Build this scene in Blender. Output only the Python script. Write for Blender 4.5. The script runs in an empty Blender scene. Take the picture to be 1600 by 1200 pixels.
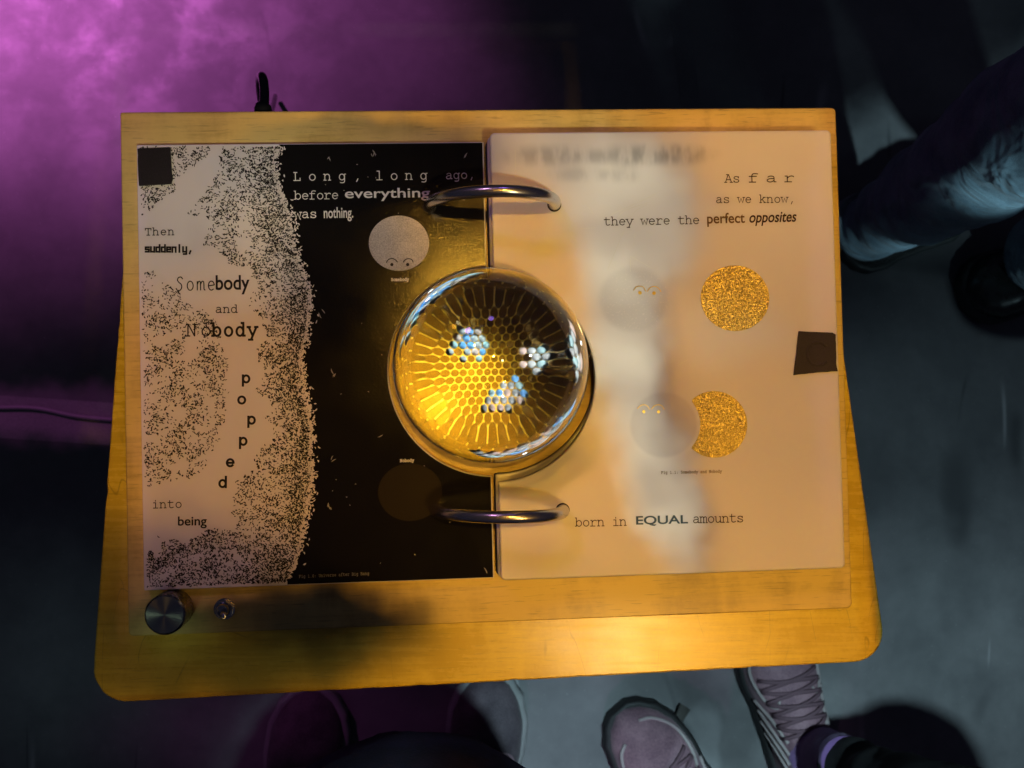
import bpy, bmesh, math, random
from mathutils import Vector, Matrix, noise
random.seed(7)
SC = bpy.context.scene
COL = SC.collection
PI = math.pi

# ------------------------------------------------------------------ camera
ZB = 0.65                                    # height of the control board's top
FPX = 1500.0
CAM = Vector((-0.02428496, -0.02585517, ZB + 0.5990415))
ROT = Matrix(((0.99788657, 0.02373903, -0.06048848),
              (-0.02511765, 0.99943944, -0.02213392),
              (0.05992914, 0.02360647, 0.99792346)))
cd = bpy.data.cameras.new('camera')
cam = bpy.data.objects.new('camera', cd)
COL.objects.link(cam)
cam.matrix_world = Matrix.Translation(CAM) @ ROT.to_4x4()
cd.sensor_width = 36.0
cd.lens = FPX / 1600 * 36
cd.clip_start = 0.01
cd.clip_end = 100
cd.dof.use_dof = True
cd.dof.focus_distance = 0.585
cd.dof.aperture_fstop = 14.0
SC.camera = cam


def at(u, v, z):
    """point of the place at height z (board-relative) seen at photo pixel u, v"""
    d = ROT @ Vector(((u - 800) / FPX, (600 - v) / FPX, -1.0))
    t = (ZB + z - CAM.z) / d.z
    return CAM + d * t


FLOOR = -ZB

# ------------------------------------------------------------------ world and view
w = bpy.data.worlds.new('World')
SC.world = w
w.use_nodes = True
w.node_tree.nodes['Background'].inputs[0].default_value = (0.55, 0.55, 1.0, 1)
w.node_tree.nodes['Background'].inputs[1].default_value = 0.022
SC.view_settings.view_transform = 'Standard'
SC.view_settings.look = 'None'
SC.view_settings.exposure = 0
SC.view_settings.gamma = 1
SC.view_settings.use_curve_mapping = False
SC.cycles.use_denoising = True
SC.cycles.max_bounces = 14
SC.cycles.transmission_bounces = 14
SC.cycles.glossy_bounces = 6
SC.cycles.diffuse_bounces = 3
SC.cycles.caustics_reflective = False
SC.cycles.caustics_refractive = False
SC.cycles.sample_clamp_indirect = 6


# ------------------------------------------------------------------ node helpers
class NT:
    def __init__(s, tree):
        s.t = tree
        s.l = tree.links

    def n(s, typ, **kw):
        nd = s.t.nodes.new(typ)
        for k, v in kw.items():
            setattr(nd, k, v)
        return nd

    def set(s, sock, v):
        if isinstance(v, bpy.types.NodeSocket):
            s.l.new(v, sock)
        elif v is not None:
            sock.default_value = v

    def math(s, op, a, b=None, c=None, clamp=False):
        nd = s.n('ShaderNodeMath', operation=op, use_clamp=clamp)
        s.set(nd.inputs[0], a)
        s.set(nd.inputs[1], b)
        if c is not None:
            s.set(nd.inputs[2], c)
        return nd.outputs[0]

    def vec(s, op, a, b=None):
        nd = s.n('ShaderNodeVectorMath', operation=op)
        s.set(nd.inputs[0], a)
        s.set(nd.inputs[1], b)
        return nd.outputs['Value'] if op in ('LENGTH', 'DOT_PRODUCT') else nd.outputs[0]

    def ramp(s, v, a, b, lo=0.0, hi=1.0, smooth=True):
        nd = s.n('ShaderNodeMapRange', interpolation_type='SMOOTHSTEP' if smooth else 'LINEAR')
        s.set(nd.inputs['Value'], v)
        for k, x in (('From Min', a), ('From Max', b), ('To Min', lo), ('To Max', hi)):
            s.set(nd.inputs[k], x)
        return nd.outputs[0]

    def mix(s, f, a, b, mode='MIX'):
        nd = s.n('ShaderNodeMix', data_type='RGBA', blend_type=mode)
        s.set(nd.inputs[0], f)
        s.set(nd.inputs[6], a if isinstance(a, bpy.types.NodeSocket) else (*a[:3], 1))
        s.set(nd.inputs[7], b if isinstance(b, bpy.types.NodeSocket) else (*b[:3], 1))
        return nd.outputs[2]

    def noise(s, vec, scale, detail=4, rough=.55, dist=0.0, out=0):
        nd = s.n('ShaderNodeTexNoise')
        s.set(nd.inputs['Vector'], vec)
        nd.inputs['Scale'].default_value = scale
        nd.inputs['Detail'].default_value = detail
        nd.inputs['Roughness'].default_value = rough
        nd.inputs['Distortion'].default_value = dist
        return nd.outputs[out]

    def mapv(s, vec, scale=(1, 1, 1), rot=(0, 0, 0), loc=(0, 0, 0)):
        nd = s.n('ShaderNodeMapping')
        s.set(nd.inputs[0], vec)
        nd.inputs[1].default_value = loc
        nd.inputs[2].default_value = rot
        nd.inputs[3].default_value = scale
        return nd.outputs[0]

    def blob(s, x, y, b):
        """soft ellipse: (cx, cy, rx, ry, angle, softness) -> 1 inside, 0 outside"""
        cx, cy, rx, ry, a, soft = b
        dx = s.math('SUBTRACT', x, cx)
        dy = s.math('SUBTRACT', y, cy)
        ca, sa = math.cos(a), math.sin(a)
        p = s.math('ADD', s.math('MULTIPLY', dx, ca / rx), s.math('MULTIPLY', dy, sa / rx))
        q = s.math('ADD', s.math('MULTIPLY', dx, -sa / ry), s.math('MULTIPLY', dy, ca / ry))
        r = s.math('SQRT', s.math('ADD', s.math('MULTIPLY', p, p), s.math('MULTIPLY', q, q)))
        return s.ramp(r, 1 - soft, 1 + soft, 1.0, 0.0)


def pxblob(u, v, ru, rv, ang, soft, z):
    """the same ellipse given in photo pixels on the plane z"""
    c = at(u, v, z)
    k = (at(u + 10, v, z) - c).length / 10
    return (c.x, c.y, ru * k, rv * k, math.radians(-ang), soft)


# ------------------------------------------------------------------ lamps (stage spots and added ones; some have shadows drawn into their emission)
def spot(name, loc, target, power, color, radius=0.03, angle=60, blend=.6, plane=None, base=1.0, blobs=(), lo=0.0, box=None, skip=None, rag=.035):
    ld = bpy.data.lights.new(name, 'SPOT')
    ld.energy = power
    ld.color = color
    ld.shadow_soft_size = radius
    ld.spot_size = math.radians(angle)
    ld.spot_blend = blend
    o = bpy.data.objects.new(name, ld)
    COL.objects.link(o)
    o.location = loc
    o.rotation_euler = (Vector(target) - Vector(loc)).to_track_quat('-Z', 'Y').to_euler()
    if plane is not None:
        ld.use_nodes = True
        t = NT(ld.node_tree)
        em = ld.node_tree.nodes['Emission']
        g = t.n('ShaderNodeNewGeometry')
        sp = t.n('ShaderNodeSeparateXYZ')
        t.set(sp.inputs[0], g.outputs['Incoming'])
        po = t.n('ShaderNodeSeparateXYZ')
        t.set(po.inputs[0], g.outputs['Position'])
        k = t.math('DIVIDE', t.math('SUBTRACT', ZB + plane, po.outputs[2]), sp.outputs[2])
        x = t.math('MULTIPLY_ADD', sp.outputs[0], k, po.outputs[0])
        y = t.math('MULTIPLY_ADD', sp.outputs[1], k, po.outputs[1])
        x_, y_ = x, y
        if rag:
            cv = t.n('ShaderNodeCombineXYZ')
            t.set(cv.inputs[0], x); t.set(cv.inputs[1], y)
            nz = t.n('ShaderNodeSeparateXYZ')
            t.set(nz.inputs[0], t.noise(cv.outputs[0], 26, 2, .5, 0, 'Color'))
            x = t.math('MULTIPLY_ADD', t.math('SUBTRACT', nz.outputs[0], .5), rag, x)
            y = t.math('MULTIPLY_ADD', t.math('SUBTRACT', nz.outputs[1], .5), rag, y)
        val = base
        for b, wt in blobs:
            m = t.blob(x, y, pxblob(*b, plane))
            if wt < 0:       # takes light away
                f = t.math('MULTIPLY_ADD', m, wt, 1.0)
                val = t.math('MULTIPLY', val, f)
            else:
                val = t.math('MULTIPLY_ADD', m, wt, val)
        def inside(xx, yy, fr, pl_):
            vt, vb, lt, lb, rt, rb, sf = fr
            sf = sf / 2500
            A, B, Cc, D = at(lt, vt, pl_), at(lb, vb, pl_), at(rt, vt, pl_), at(rb, vb, pl_)
            r = t.math('MULTIPLY', t.ramp(yy, (B.y + D.y) / 2 - .016, (B.y + D.y) / 2 - .016 + sf), t.ramp(yy, A.y - sf, A.y + sf, 1, 0))
            for p_, q_, sg in ((A, B, 1), (Cc, D, -1)):
                sl = (q_.x - p_.x) / (q_.y - p_.y)
                dd = t.math('SUBTRACT', xx, t.math('MULTIPLY_ADD', t.math('SUBTRACT', yy, p_.y), sl, p_.x))
                r = t.math('MULTIPLY', r, t.ramp(t.math('MULTIPLY', dd, sg), -sf, sf))
            return r
        if skip:             # added mask keeps the lamp's light off the lectern
            k2 = t.math('DIVIDE', t.math('SUBTRACT', ZB, po.outputs[2]), sp.outputs[2])
            x2 = t.math('MULTIPLY_ADD', sp.outputs[0], k2, po.outputs[0])
            y2 = t.math('MULTIPLY_ADD', sp.outputs[1], k2, po.outputs[1])
            ins = inside(x2, y2, skip, 0)
            val = t.math('MULTIPLY', val, t.math('SUBTRACT', 1.0, ins))
        if box:
            val = t.math('MULTIPLY', val, inside(x_, y_, box, plane))
        t.set(em.inputs['Strength'], t.math('MAXIMUM', val, lo))
    return o


BZ = 0.02
FRAME = (176, 1080, 184, 138, 1312, 1398, 6)             # the lectern outline, as the added lamp masks cut it out
AMB = (0.03, 0.26, ZB + 2.0)
WHI = (0.43, -0.78, ZB + 2.0)
DARK = [((520, 985, 150, 80, 0, .45), -.995), ((330, 962, 170, 34, -2, .5), -.85)]  # photographer's shadow, put into the lamps' emission
# band on the right page: masked out of the amber light, added to the white
BAND = [((920, 240, 130, 75, 10, .6), .75), ((985, 350, 100, 110, -10, .5), .85), ((965, 490, 62, 110, -10, .5), .85), ((985, 610, 55, 90, -14, .55), .85),
        ((1028, 745, 55, 100, -18, .55), .85), ((1062, 850, 42, 50, -10, .7), .5), ((1120, 520, 90, 40, 8, .9), .25)]
AMBER_SHAPES = [  # light and shade shapes put into the amber lamps' emission
    ((1000, 1030, 520, 70, -3, .6), .22), ((850, 650, 150, 220, 0, .9), .15)] + [(q, -x) for q, x in BAND] + [
    ((1240, 440, 120, 130, 0, .9), -.22), ((1230, 680, 120, 130, 0, .9), -.2), ((1050, 640, 40, 70, 20, .8), -.2),
    # left page and left end of the boards
    ((270, 290, 200, 160, 0, .7), -.85), ((560, 250, 230, 80, 0, .22), -.92), ((530, 400, 110, 140, 0, .5), -.75), ((300, 600, 260, 420, 0, .8), -.38), ((850, 728, 70, 16, -30, .5), -.7), ((240, 900, 250, 100, 0, .6), -.72),
    ((240, 1020, 230, 110, 0, .8), -.9), ((420, 1050, 150, 70, 0, .7), -.82), ((360, 1065, 300, 80, 0, .9), -.4), ((400, 190, 260, 40, 0, .8), -.25)] + DARK
spot('amber_spot', AMB, (0, 0, ZB), 58, (1.0, 0.49, 0.045), .035, 34, .3, 0.0, 1.0, AMBER_SHAPES, box=FRAME)
spot('amber_fill', (0.50, -0.72, ZB + 2.0), (0, 0, ZB), 48, (1.0, 0.49, 0.045), .035, 34, .3, 0.0, 1.0, AMBER_SHAPES, box=FRAME)  # added second amber lamp, fills the shadow of the page stack
spot('white_spot', WHI, (0, 0, ZB), 225, (1.0, 0.90, 0.58), .03, 34, .3, BZ, 0.035, [(q, x * .385) for q, x in BAND] + [
    ((310, 300, 190, 150, -20, .8), .26), ((560, 330, 150, 150, 0, .8), .20), ((960, 1040, 120, 60, 0, .9), .06),
    ((1250, 260, 200, 160, 0, .9), .05), ((300, 880, 420, 150, 0, .6), -.6)] + DARK, box=FRAME)
spot('violet_spot', (0.0, 1.6, ZB + 1.3), (0, 0, ZB), 4, (0.35, 0.18, 1.0), .10, 34, .3, 0.0, 1.0, DARK + [((560, 1040, 700, 90, 0, .5), -.8)], box=FRAME)
spot('lavender_spot', (-0.9, 1.3, ZB + 1.5), (0, 0, ZB), 13, (0.85, 0.42, 0.9), .13, 34, .3, 0.0, 1.0, DARK + [((1030, 207, 300, 15, 0, .9), 1.6), ((1306, 520, 14, 330, 0, .9), 1.0), ((222, 560, 14, 360, 0, .9), 1.0), ((560, 1040, 700, 90, 0, .5), -.8)], box=FRAME)  # strips put into the emission imitate the glow of the page edges
spot('purple_flood', (-1.3, 1.7, 2.3), (-0.75, 0.65, 0), 1120, (0.93, 0.20, 0.87), .06, 80, .5, FLOOR, 0.0, [
    ((20, -60, 300, 240, 20, .95), .40), ((230, 20, 640, 320, -20, .75), .17), ((470, 1130, 260, 90, 0, .6), .03),
    ((1010, 40, 330, 190, 28, .45), -.97), ((1350, 150, 420, 330, 0, .6), -.95), ((60, 780, 500, 200, 0, .9), -.97),
    ((60, 560, 260, 130, 0, .8), -.3), ((60, 645, 300, 40, 3, .6), .045)], skip=FRAME)
spot('teal_flood', (0.20, 0.10, 2.6), (0.3, -0.35, 0), 390, (0.52, 0.80, 0.90), .03, 80, .5, FLOOR, 0.004, [
    ((1440, 1120, 300, 220, 0, .8), .34), ((880, 1170, 330, 150, 0, .8), .62), ((1500, 800, 320, 280, 0, .9), .12),
    ((90, 1050, 170, 150, 0, .9), .045), ((560, 1130, 30, 60, 10, .6), .25),
    ((1120, 1090, 60, 110, -20, .3), -.35), ((1040, 1110, 80, 90, 10, .5), -.35), ((1080, 1190, 45, 90, 15, .15), .18),
    ((650, 1100, 70, 110, 0, .5), -.9), ((1300, 380, 150, 150, 0, .6), -.6)], skip=FRAME)
spot('teal_side', (1.0, -1.5, 1.7), (0.63, 0.23, 0.32), 170, (0.50, 0.80, 0.90), .05, 15, .8, FLOOR, 1.0, [((1290, 20, 170, 170, 0, .3), -.95), ((1150, 80, 130, 200, 0, .3), -.95), ((1520, 10, 130, 120, 0, .5), -.9)])  # added lamp that brightens the jeans, its floor spill masked out
spot('added_knob_light', (-0.9, -1.3, 2.3), (-.213, -.173, ZB + .02), 30, (0.62, 0.85, 0.55), .02, .8, .6)  # added lamp for the highlight on the knob
spot('purple_side', (-0.2, -2.2, 1.5), (0.22, -0.46, 0.06), 24, (0.9, 0.38, 0.85), .05, 14, .9)  # added lamp that brightens the trainers


# ------------------------------------------------------------------ object helpers
WL = {}


def tag(o, label=None, cat=None, group=None, kind=None):
    for k, v in (('label', label), ('category', cat), ('group', group), ('kind', kind)):
        if v:
            o[k] = v
    return o


def empty(name, loc):
    o = bpy.data.objects.new(name, None)
    COL.objects.link(o)
    o.location = loc
    o.empty_display_size = .02
    WL[o] = Vector(loc)
    return o


def link(name, me, mats, parent=None, origin=None):
    """vertices are in place coordinates; the origin moves to the parent's base (or to `origin`)"""
    for m in (mats if isinstance(mats, (list, tuple)) else [mats]):
        me.materials.append(m)
    o = bpy.data.objects.new(name, me)
    COL.objects.link(o)
    if parent is not None:
        o.parent = parent
        me.transform(Matrix.Translation(-WL[parent]))
        WL[o] = WL[parent]
    else:
        org = Vector(origin) if origin is not None else Vector((0, 0, 0))
        me.transform(Matrix.Translation(-org))
        o.location = org
        WL[o] = org
    return o


def fin(name, bm, mats, parent=None, origin=None, smooth=None, bevel=None, seg=2):
    bmesh.ops.recalc_face_normals(bm, faces=bm.faces)
    me = bpy.data.meshes.new(name)
    bm.to_mesh(me)
    bm.free()
    o = link(name, me, mats, parent, origin)
    if bevel:
        md = o.modifiers.new('bevel', 'BEVEL')
        md.width = bevel
        md.segments = seg
        md.limit_method = 'ANGLE'
        md.angle_limit = math.radians(40)
    if smooth is not None:
        me.shade_smooth()
        if smooth < 179:
            me.set_sharp_from_angle(angle=math.radians(smooth))
    return o


def rounded(pts, rads, n=10):
    """polygon with rounded corners"""
    out = []
    N = len(pts)
    for i in range(N):
        p = Vector(pts[i][:2]); a = Vector(pts[i - 1][:2]); b = Vector(pts[(i + 1) % N][:2])
        r = rads[i] if isinstance(rads, (list, tuple)) else rads
        if r <= 0:
            out.append(p); continue
        da = (a - p).normalized(); db = (b - p).normalized()
        ang = da.angle(db)
        t = r / math.tan(ang / 2)
        p0 = p + da * t; p1 = p + db * t
        c = p + (da + db).normalized() * (r / math.sin(ang / 2))
        a0 = math.atan2(p0.y - c.y, p0.x - c.x); a1 = math.atan2(p1.y - c.y, p1.x - c.x)
        d = (a1 - a0 + PI) % (2 * PI) - PI
        for k in range(n + 1):
            th = a0 + d * k / n
            out.append(c + Vector((math.cos(th), math.sin(th))) * r)
    return out


def slab(bm, outline, z0, z1, holes=()):
    """flat body between the absolute heights z0 and z1"""
    es = []
    for loop in [outline] + list(holes):
        vs = [bm.verts.new((p[0], p[1], z1)) for p in loop]
        es += [bm.edges.new((vs[i], vs[(i + 1) % len(vs)])) for i in range(len(vs))]
    r = bmesh.ops.triangle_fill(bm, edges=es, use_beauty=True, use_dissolve=True)
    fs = [f for f in r['geom'] if isinstance(f, bmesh.types.BMFace)]
    if z0 is not None:
        e = bmesh.ops.extrude_face_region(bm, geom=fs)
        for v in e['geom']:
            if isinstance(v, bmesh.types.BMVert):
                v.co.z = z0
    return bm


def circle(cx, cy, r, n=64, a0=0.0, a1=2 * PI, closed=True):
    m = n if closed else n + 1
    return [Vector((cx + r * math.cos(a0 + (a1 - a0) * k / n), cy + r * math.sin(a0 + (a1 - a0) * k / n))) for k in range(m)]


def tube(bm, pts, rads, seg=16, cap=True, flat=1.0):
    pts = [Vector(p) for p in pts]
    n = len(pts)
    if not isinstance(rads, (list, tuple)):
        rads = [rads] * n
    rings = []
    up = None
    for i in range(n):
        t = (pts[min(i + 1, n - 1)] - pts[max(i - 1, 0)]).normalized()
        if up is None:
            up = Vector((0, 0, 1)) if abs(t.z) < .9 else Vector((0, 1, 0))
        s = t.cross(up).normalized()
        up = s.cross(t).normalized()
        rings.append([bm.verts.new(pts[i] + (s * math.cos(2 * PI * k / seg) + up * math.sin(2 * PI * k / seg) * flat) * rads[i]) for k in range(seg)])
    for a, b in zip(rings, rings[1:]):
        for k in range(seg):
            bm.faces.new((a[k], a[(k + 1) % seg], b[(k + 1) % seg], b[k]))
    if cap:
        bm.faces.new(rings[0][::-1]); bm.faces.new(rings[-1])
    return rings


def lathe(bm, cx, cy, prof, seg=64):
    """prof: list of (radius, absolute z)"""
    rings = []
    for r, z in prof:
        if r < 1e-7:
            rings.append([bm.verts.new((cx, cy, z))])
        else:
            rings.append([bm.verts.new((cx + r * math.cos(2 * PI * k / seg), cy + r * math.sin(2 * PI * k / seg), z)) for k in range(seg)])
    for a, b in zip(rings, rings[1:]):
        for k in range(seg):
            k2 = (k + 1) % seg
            f = [a[k % len(a)], a[k2 % len(a)], b[k2 % len(b)], b[k % len(b)]]
            u = []
            for v in f:
                if v not in u:
                    u.append(v)
            if len(u) > 2:
                bm.faces.new(u)


def crom(pts, n=6):
    """smooth curve through points"""
    pts = [Vector(p) for p in pts]
    P = [pts[0] * 2 - pts[1]] + pts + [pts[-1] * 2 - pts[-2]]
    out = []
    for i in range(1, len(P) - 2):
        for k in range(n):
            t = k / n
            a, b, c, d = P[i - 1:i + 3]
            out.append(.5 * ((2 * b) + (c - a) * t + (2 * a - 5 * b + 4 * c - d) * t * t + (3 * b - a - 3 * c + d) * t ** 3))
    out.append(pts[-1])
    return out


# ------------------------------------------------------------------ materials
def mat(name, color=(.5, .5, .5), rough=.5, metal=0.0, **kw):
    m = bpy.data.materials.new(name)
    m.use_nodes = True
    b = m.node_tree.nodes['Principled BSDF']
    b.inputs['Base Color'].default_value = (*color, 1)
    b.inputs['Roughness'].default_value = rough
    b.inputs['Metallic'].default_value = metal
    for k, v in kw.items():
        b.inputs[k.replace('_', ' ')].default_value = v
    t = NT(m.node_tree)
    tc = t.n('ShaderNodeTexCoord')
    return m, t, b, tc.outputs['Object']


def bump(t, b, h, strength, dist=.001):
    nd = t.n('ShaderNodeBump')
    nd.inputs['Strength'].default_value = strength
    nd.inputs['Distance'].default_value = dist
    t.set(nd.inputs['Height'], h)
    t.set(b.inputs['Normal'], nd.outputs[0])


def m_floor():
    m, t, b, v = mat('stage floor', (.2, .2, .2), .55)
    n1 = t.noise(v, 3.5, 6, .6)
    n2 = t.noise(v, 16, 5, .6, .2)
    k0 = t.noise(v, 70, 3, .6)
    k = t.math('ADD', t.math('MULTIPLY', n1, .85), t.math('MULTIPLY_ADD', k0, .12, t.math('MULTIPLY', n2, .25)))
    c = t.mix(t.ramp(k, .42, .92), (.115, .115, .12), (.235, .228, .232))
    # thin pale scratches and dark scuffs
    for sc, rot, thr, col in ((2.2, .7, .012, (.36, .35, .36)), (1.6, -.5, .010, (.06, .06, .065)), (2.9, 1.5, .008, (.05, .05, .055))):
        wv = t.noise(t.mapv(v, (1, .25, 1), (0, 0, rot)), sc, 2, .5, .2)
        ln = t.ramp(t.math('ABSOLUTE', t.math('SUBTRACT', wv, .5)), 0.0, thr * .5, 1, 0)
        gate = t.ramp(t.noise(v, 2.7 + sc, 2, .5), .56, .66)
        c = t.mix(t.math('MULTIPLY', t.math('MULTIPLY', ln, gate), .85), c, col)
    gr = t.ramp(t.noise(v, 260, 2, .5), .70, .76)
    c = t.mix(t.math('MULTIPLY', gr, .5), c, (.34, .34, .34))
    t.set(b.inputs['Base Color'], c)
    t.set(b.inputs['Roughness'], t.ramp(n2, .3, .7, .42, .7))
    bump(t, b, n2, .12, .002)
    return m


def m_wood(name, c0, c1, rot, rough=.36, scratch=True, fig=1.0):
    m, t, b, v = mat(name, c0, rough, Coat_Weight=.14, Coat_Roughness=.25)
    p = t.mapv(v, (1, 1, 1), (0, 0, rot))
    g = t.noise(t.mapv(p, (4, 60, 4)), 4.0, 5, .6, .4)                 # fine grain along x
    f = t.noise(t.mapv(v, (1, .35, 1), (0, 0, rot + .75)), 34, 3, .5, .8)        # wavy figure across
    big = t.noise(v, 5, 3, .5)
    fl = t.noise(v, 420, 2, .5)
    k = t.math('ADD', t.math('MULTIPLY', g, .45), t.math('MULTIPLY', f, .55 * fig))
    k = t.math('ADD', k, t.math('MULTIPLY', big, .25))
    k = t.math('MULTIPLY_ADD', fl, .12, k)
    c = t.mix(t.ramp(k, .44, .84), c0, c1)
    po = t.ramp(t.noise(t.mapv(p, (14, 190, 14)), 5.0, 2, .5), .60, .72)
    c = t.mix(t.math('MULTIPLY', po, .35), c, tuple(x * .45 for x in c0))
    if scratch:
        for sc, r2, thr in ((26, .9, .006), (19, -.35, .005), (33, 2.0, .005)):
            wv = t.noise(t.mapv(v, (1, .3, 1), (0, 0, r2)), sc, 1, .5, .6)
            ln = t.ramp(t.math('ABSOLUTE', t.math('SUBTRACT', wv, .5)), 0.0, thr, 1, 0)
            gate = t.ramp(t.noise(v, 14 + sc * .3, 2, .5), .52, .62)
            c = t.mix(t.math('MULTIPLY', t.math('MULTIPLY', ln, gate), .5), c, tuple(x * .35 for x in c0))
    t.set(b.inputs['Base Color'], c)
    t.set(b.inputs['Roughness'], t.ramp(k, .4, .9, rough - .06, rough + .1))
    bump(t, b, t.math('ADD', g, t.math('MULTIPLY', fl, .4)), .10, .0006)
    return m


PZ_L, PZ_R = .006, .020                       # top heights of the left page and of the right stack


def m_page(name, marks=(), flecks=None, scr=False):
    m, t, b, v = mat(name, (.80, .77, .75), .5, Specular_IOR_Level=.3, Subsurface_Weight=.35, Subsurface_Scale=.004)
    b.inputs['Subsurface Radius'].default_value = (1, .8, .65)
    n = t.noise(v, 18, 3, .5)
    c = t.mix(n, (.76, .735, .715), (.82, .79, .77))
    sp = t.n('ShaderNodeSeparateXYZ')
    t.set(sp.inputs[0], v)
    x, y = sp.outputs[0], sp.outputs[1]
    for bl, wt, col, ns in marks:             # prints of the sheets below, seen dimly through the frosted sheet
        k = t.blob(x, y, bl)
        if ns:
            k = t.math('MULTIPLY', k, t.ramp(t.noise(t.mapv(v, (1, .35, 1)), ns, 2, .5), .33, .62, .25, 1))
        c = t.mix(t.math('MULTIPLY', k, wt), c, col)
    if flecks:
        k = None
        for bl in flecks:
            q = t.blob(x, y, bl)
            k = q if k is None else t.math('MAXIMUM', k, q)
        fk = t.ramp(t.noise(v, 700, 3, .6), .57, .66)
        c = t.mix(t.math('MULTIPLY', t.math('MULTIPLY', fk, k), .7), c, (.84, .79, .76))
    t.set(b.inputs['Base Color'], c)
    t.set(b.inputs['Roughness'], t.ramp(t.noise(v, 40, 4, .6), .3, .7, .42, .58))
    return m


def m_gold():
    m, t, b, v = mat('gold glitter foil', (.95, .62, .16), .32, 1.0)
    vo = t.n('ShaderNodeTexVoronoi')
    t.set(vo.inputs['Vector'], v)
    vo.inputs['Scale'].default_value = 2700
    nm = t.n('ShaderNodeNormal')
    rnd = t.vec('SUBTRACT', vo.outputs['Color'], (.5, .5, .5))
    nz = t.n('ShaderNodeNewGeometry')
    tilt = t.vec('MULTIPLY', rnd, (.75, .75, .0))
    nv = t.vec('NORMALIZE', t.vec('ADD', nz.outputs['Normal'], tilt))
    t.set(b.inputs['Normal'], nv)
    se = t.n('ShaderNodeSeparateXYZ')
    t.set(se.inputs[0], vo.outputs['Color'])
    t.set(b.inputs['Base Color'], t.mix(se.outputs[2], (.50, .37, .08), (.88, .71, .24)))
    t.set(b.inputs['Roughness'], .42)
    t.t.nodes.remove(nm)
    return m


def m_ink(name, col=(.008, .0075, .0075), rough=.13, bmp=.12):
    m, t, b, v = mat(name, col, rough, Specular_IOR_Level=.16)
    n = t.noise(v, 900, 2, .5)
    n2 = t.noise(v, 60, 3, .6)
    t.set(b.inputs['Roughness'], t.ramp(n2, .3, .7, rough - .02, rough + .03))
    if bmp:
        bump(t, b, n, bmp, .0006)
    return m


def m_cloth(name, c0, c1, scale=900, rough=.9, sheen=.2, nb=9, fold=0):
    m, t, b, v = mat(name, c0, rough, Sheen_Weight=sheen)
    n = t.noise(v, nb, 5, .6)
    f = t.noise(v, scale, 2, .5)
    k = t.math('MULTIPLY_ADD', f, .5, t.math('MULTIPLY', n, .8))
    t.set(b.inputs['Base Color'], t.mix(t.ramp(k, .4, .9), c0, c1))
    if fold:
        fo = t.noise(t.mapv(v, (1, 1, 1.6)), fold, 2, .5, 1.2)
        k2 = t.n('ShaderNodeBump')
        k2.inputs['Strength'].default_value = .9
        k2.inputs['Distance'].default_value = .014
        t.set(k2.inputs['Height'], fo)
    bump(t, b, t.math('ADD', f, n), .25, .002)
    if fold:
        t.l.new(k2.outputs[0], b.inputs['Normal'].links[0].from_node.inputs['Normal'])
    return m


def m_plain(name, col, rough=.5, metal=0.0, sc=40, var=.25, **kw):
    m, t, b, v = mat(name, col, rough, metal, **kw)
    n = t.noise(v, sc, 4, .6)
    t.set(b.inputs['Base Color'], t.mix(n, tuple(x * (1 - var) for x in col), tuple(min(1, x * (1 + var)) for x in col)))
    t.set(b.inputs['Roughness'], t.ramp(n, .3, .7, max(.02, rough - .05), rough + .06))
    return m


FLOORM = m_floor()
WOOD_UP = m_wood('maple plywood', (.40, .27, .06), (.74, .57, .17), 0.0, .40, False, 1.2)
WOOD_LOW = m_wood('varnished birch top', (.62, .46, .045), (.90, .74, .085), 0.03, .30, True, .5)
WOOD_EDGE = m_plain('raw plywood edge', (.30, .19, .07), .7)
INK = m_ink('black print')
INKFLAT = m_ink('black lettering', (.017, .014, .014), .5, 0)
BROWNINK = m_ink('dark brown lettering', (.05, .025, .015), .5, 0)
SLATEINK = m_ink('slate lettering', (.045, .075, .095), .45, 0)
OLIVEINK = m_ink('foil olive lettering', (.16, .09, .035), .4, 0)
WHITEINK = m_plain('white lettering', (.82, .80, .77), .5)
GREYINK = m_plain('grey lettering', (.16, .16, .17), .5)
STEEL = mat('polished steel', (.66, .64, .62), .24, 1.0)[0]
CHROME = m_plain('nickel', (.55, .55, .56), .16, 1.0, 300, .05)
BLACKP = m_plain('black plastic', (.015, .014, .017), .45)
FELT = m_cloth('black felt', (.010, .008, .010), (.022, .018, .021), 1600, 1.0, .1)
TAPE = m_cloth('black gaffer tape', (.028, .022, .018), (.048, .038, .031), 1500, .8, .05)
GOLD = m_gold()
BLACKEDGE = m_plain('black sheet edge', (.02, .016, .022), .3)

# ------------------------------------------------------------------ floor
bm = bmesh.new()
bmesh.ops.create_grid(bm, x_segments=8, y_segments=8, size=15)
fl = fin('floor', bm, FLOORM)
tag(fl, kind='structure')

# tape on the floor, cable over it
FZ = FLOOR
bm = bmesh.new()
p = [at(-260, 600, FZ), at(-260, 668, FZ), at(330, 706, FZ), at(330, 640, FZ)]
slab(bm, [(q.x, q.y) for q in p], .0, .0006)
tp = fin('floor_tape', bm, m_cloth('worn floor tape', (.20, .19, .20), (.30, .28, .29), 500, .7, 0), origin=p[1] + Vector((0, 0, 0)))
tag(tp, 'wide strip of tape stuck along the floor under the pale cable', 'floor tape')
bm = bmesh.new()
cp = crom([at(-300, 655, FZ), at(-120, 640, FZ), at(0, 637, FZ), at(60, 638, FZ), at(120, 650, FZ), at(180, 656, FZ), at(330, 668, FZ), at(480, 650, FZ)], 8)
tube(bm, [Vector((q.x, q.y, .0036)) for q in cp], .0030, 10)
cb = fin('floor_cable', bm, m_plain('pale cable sheath', (.30, .27, .30), .5), origin=(cp[8].x, cp[8].y, 0), smooth=180)
tag(cb, 'pale cable running along the taped strip of floor left of the board', 'cable')
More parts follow.
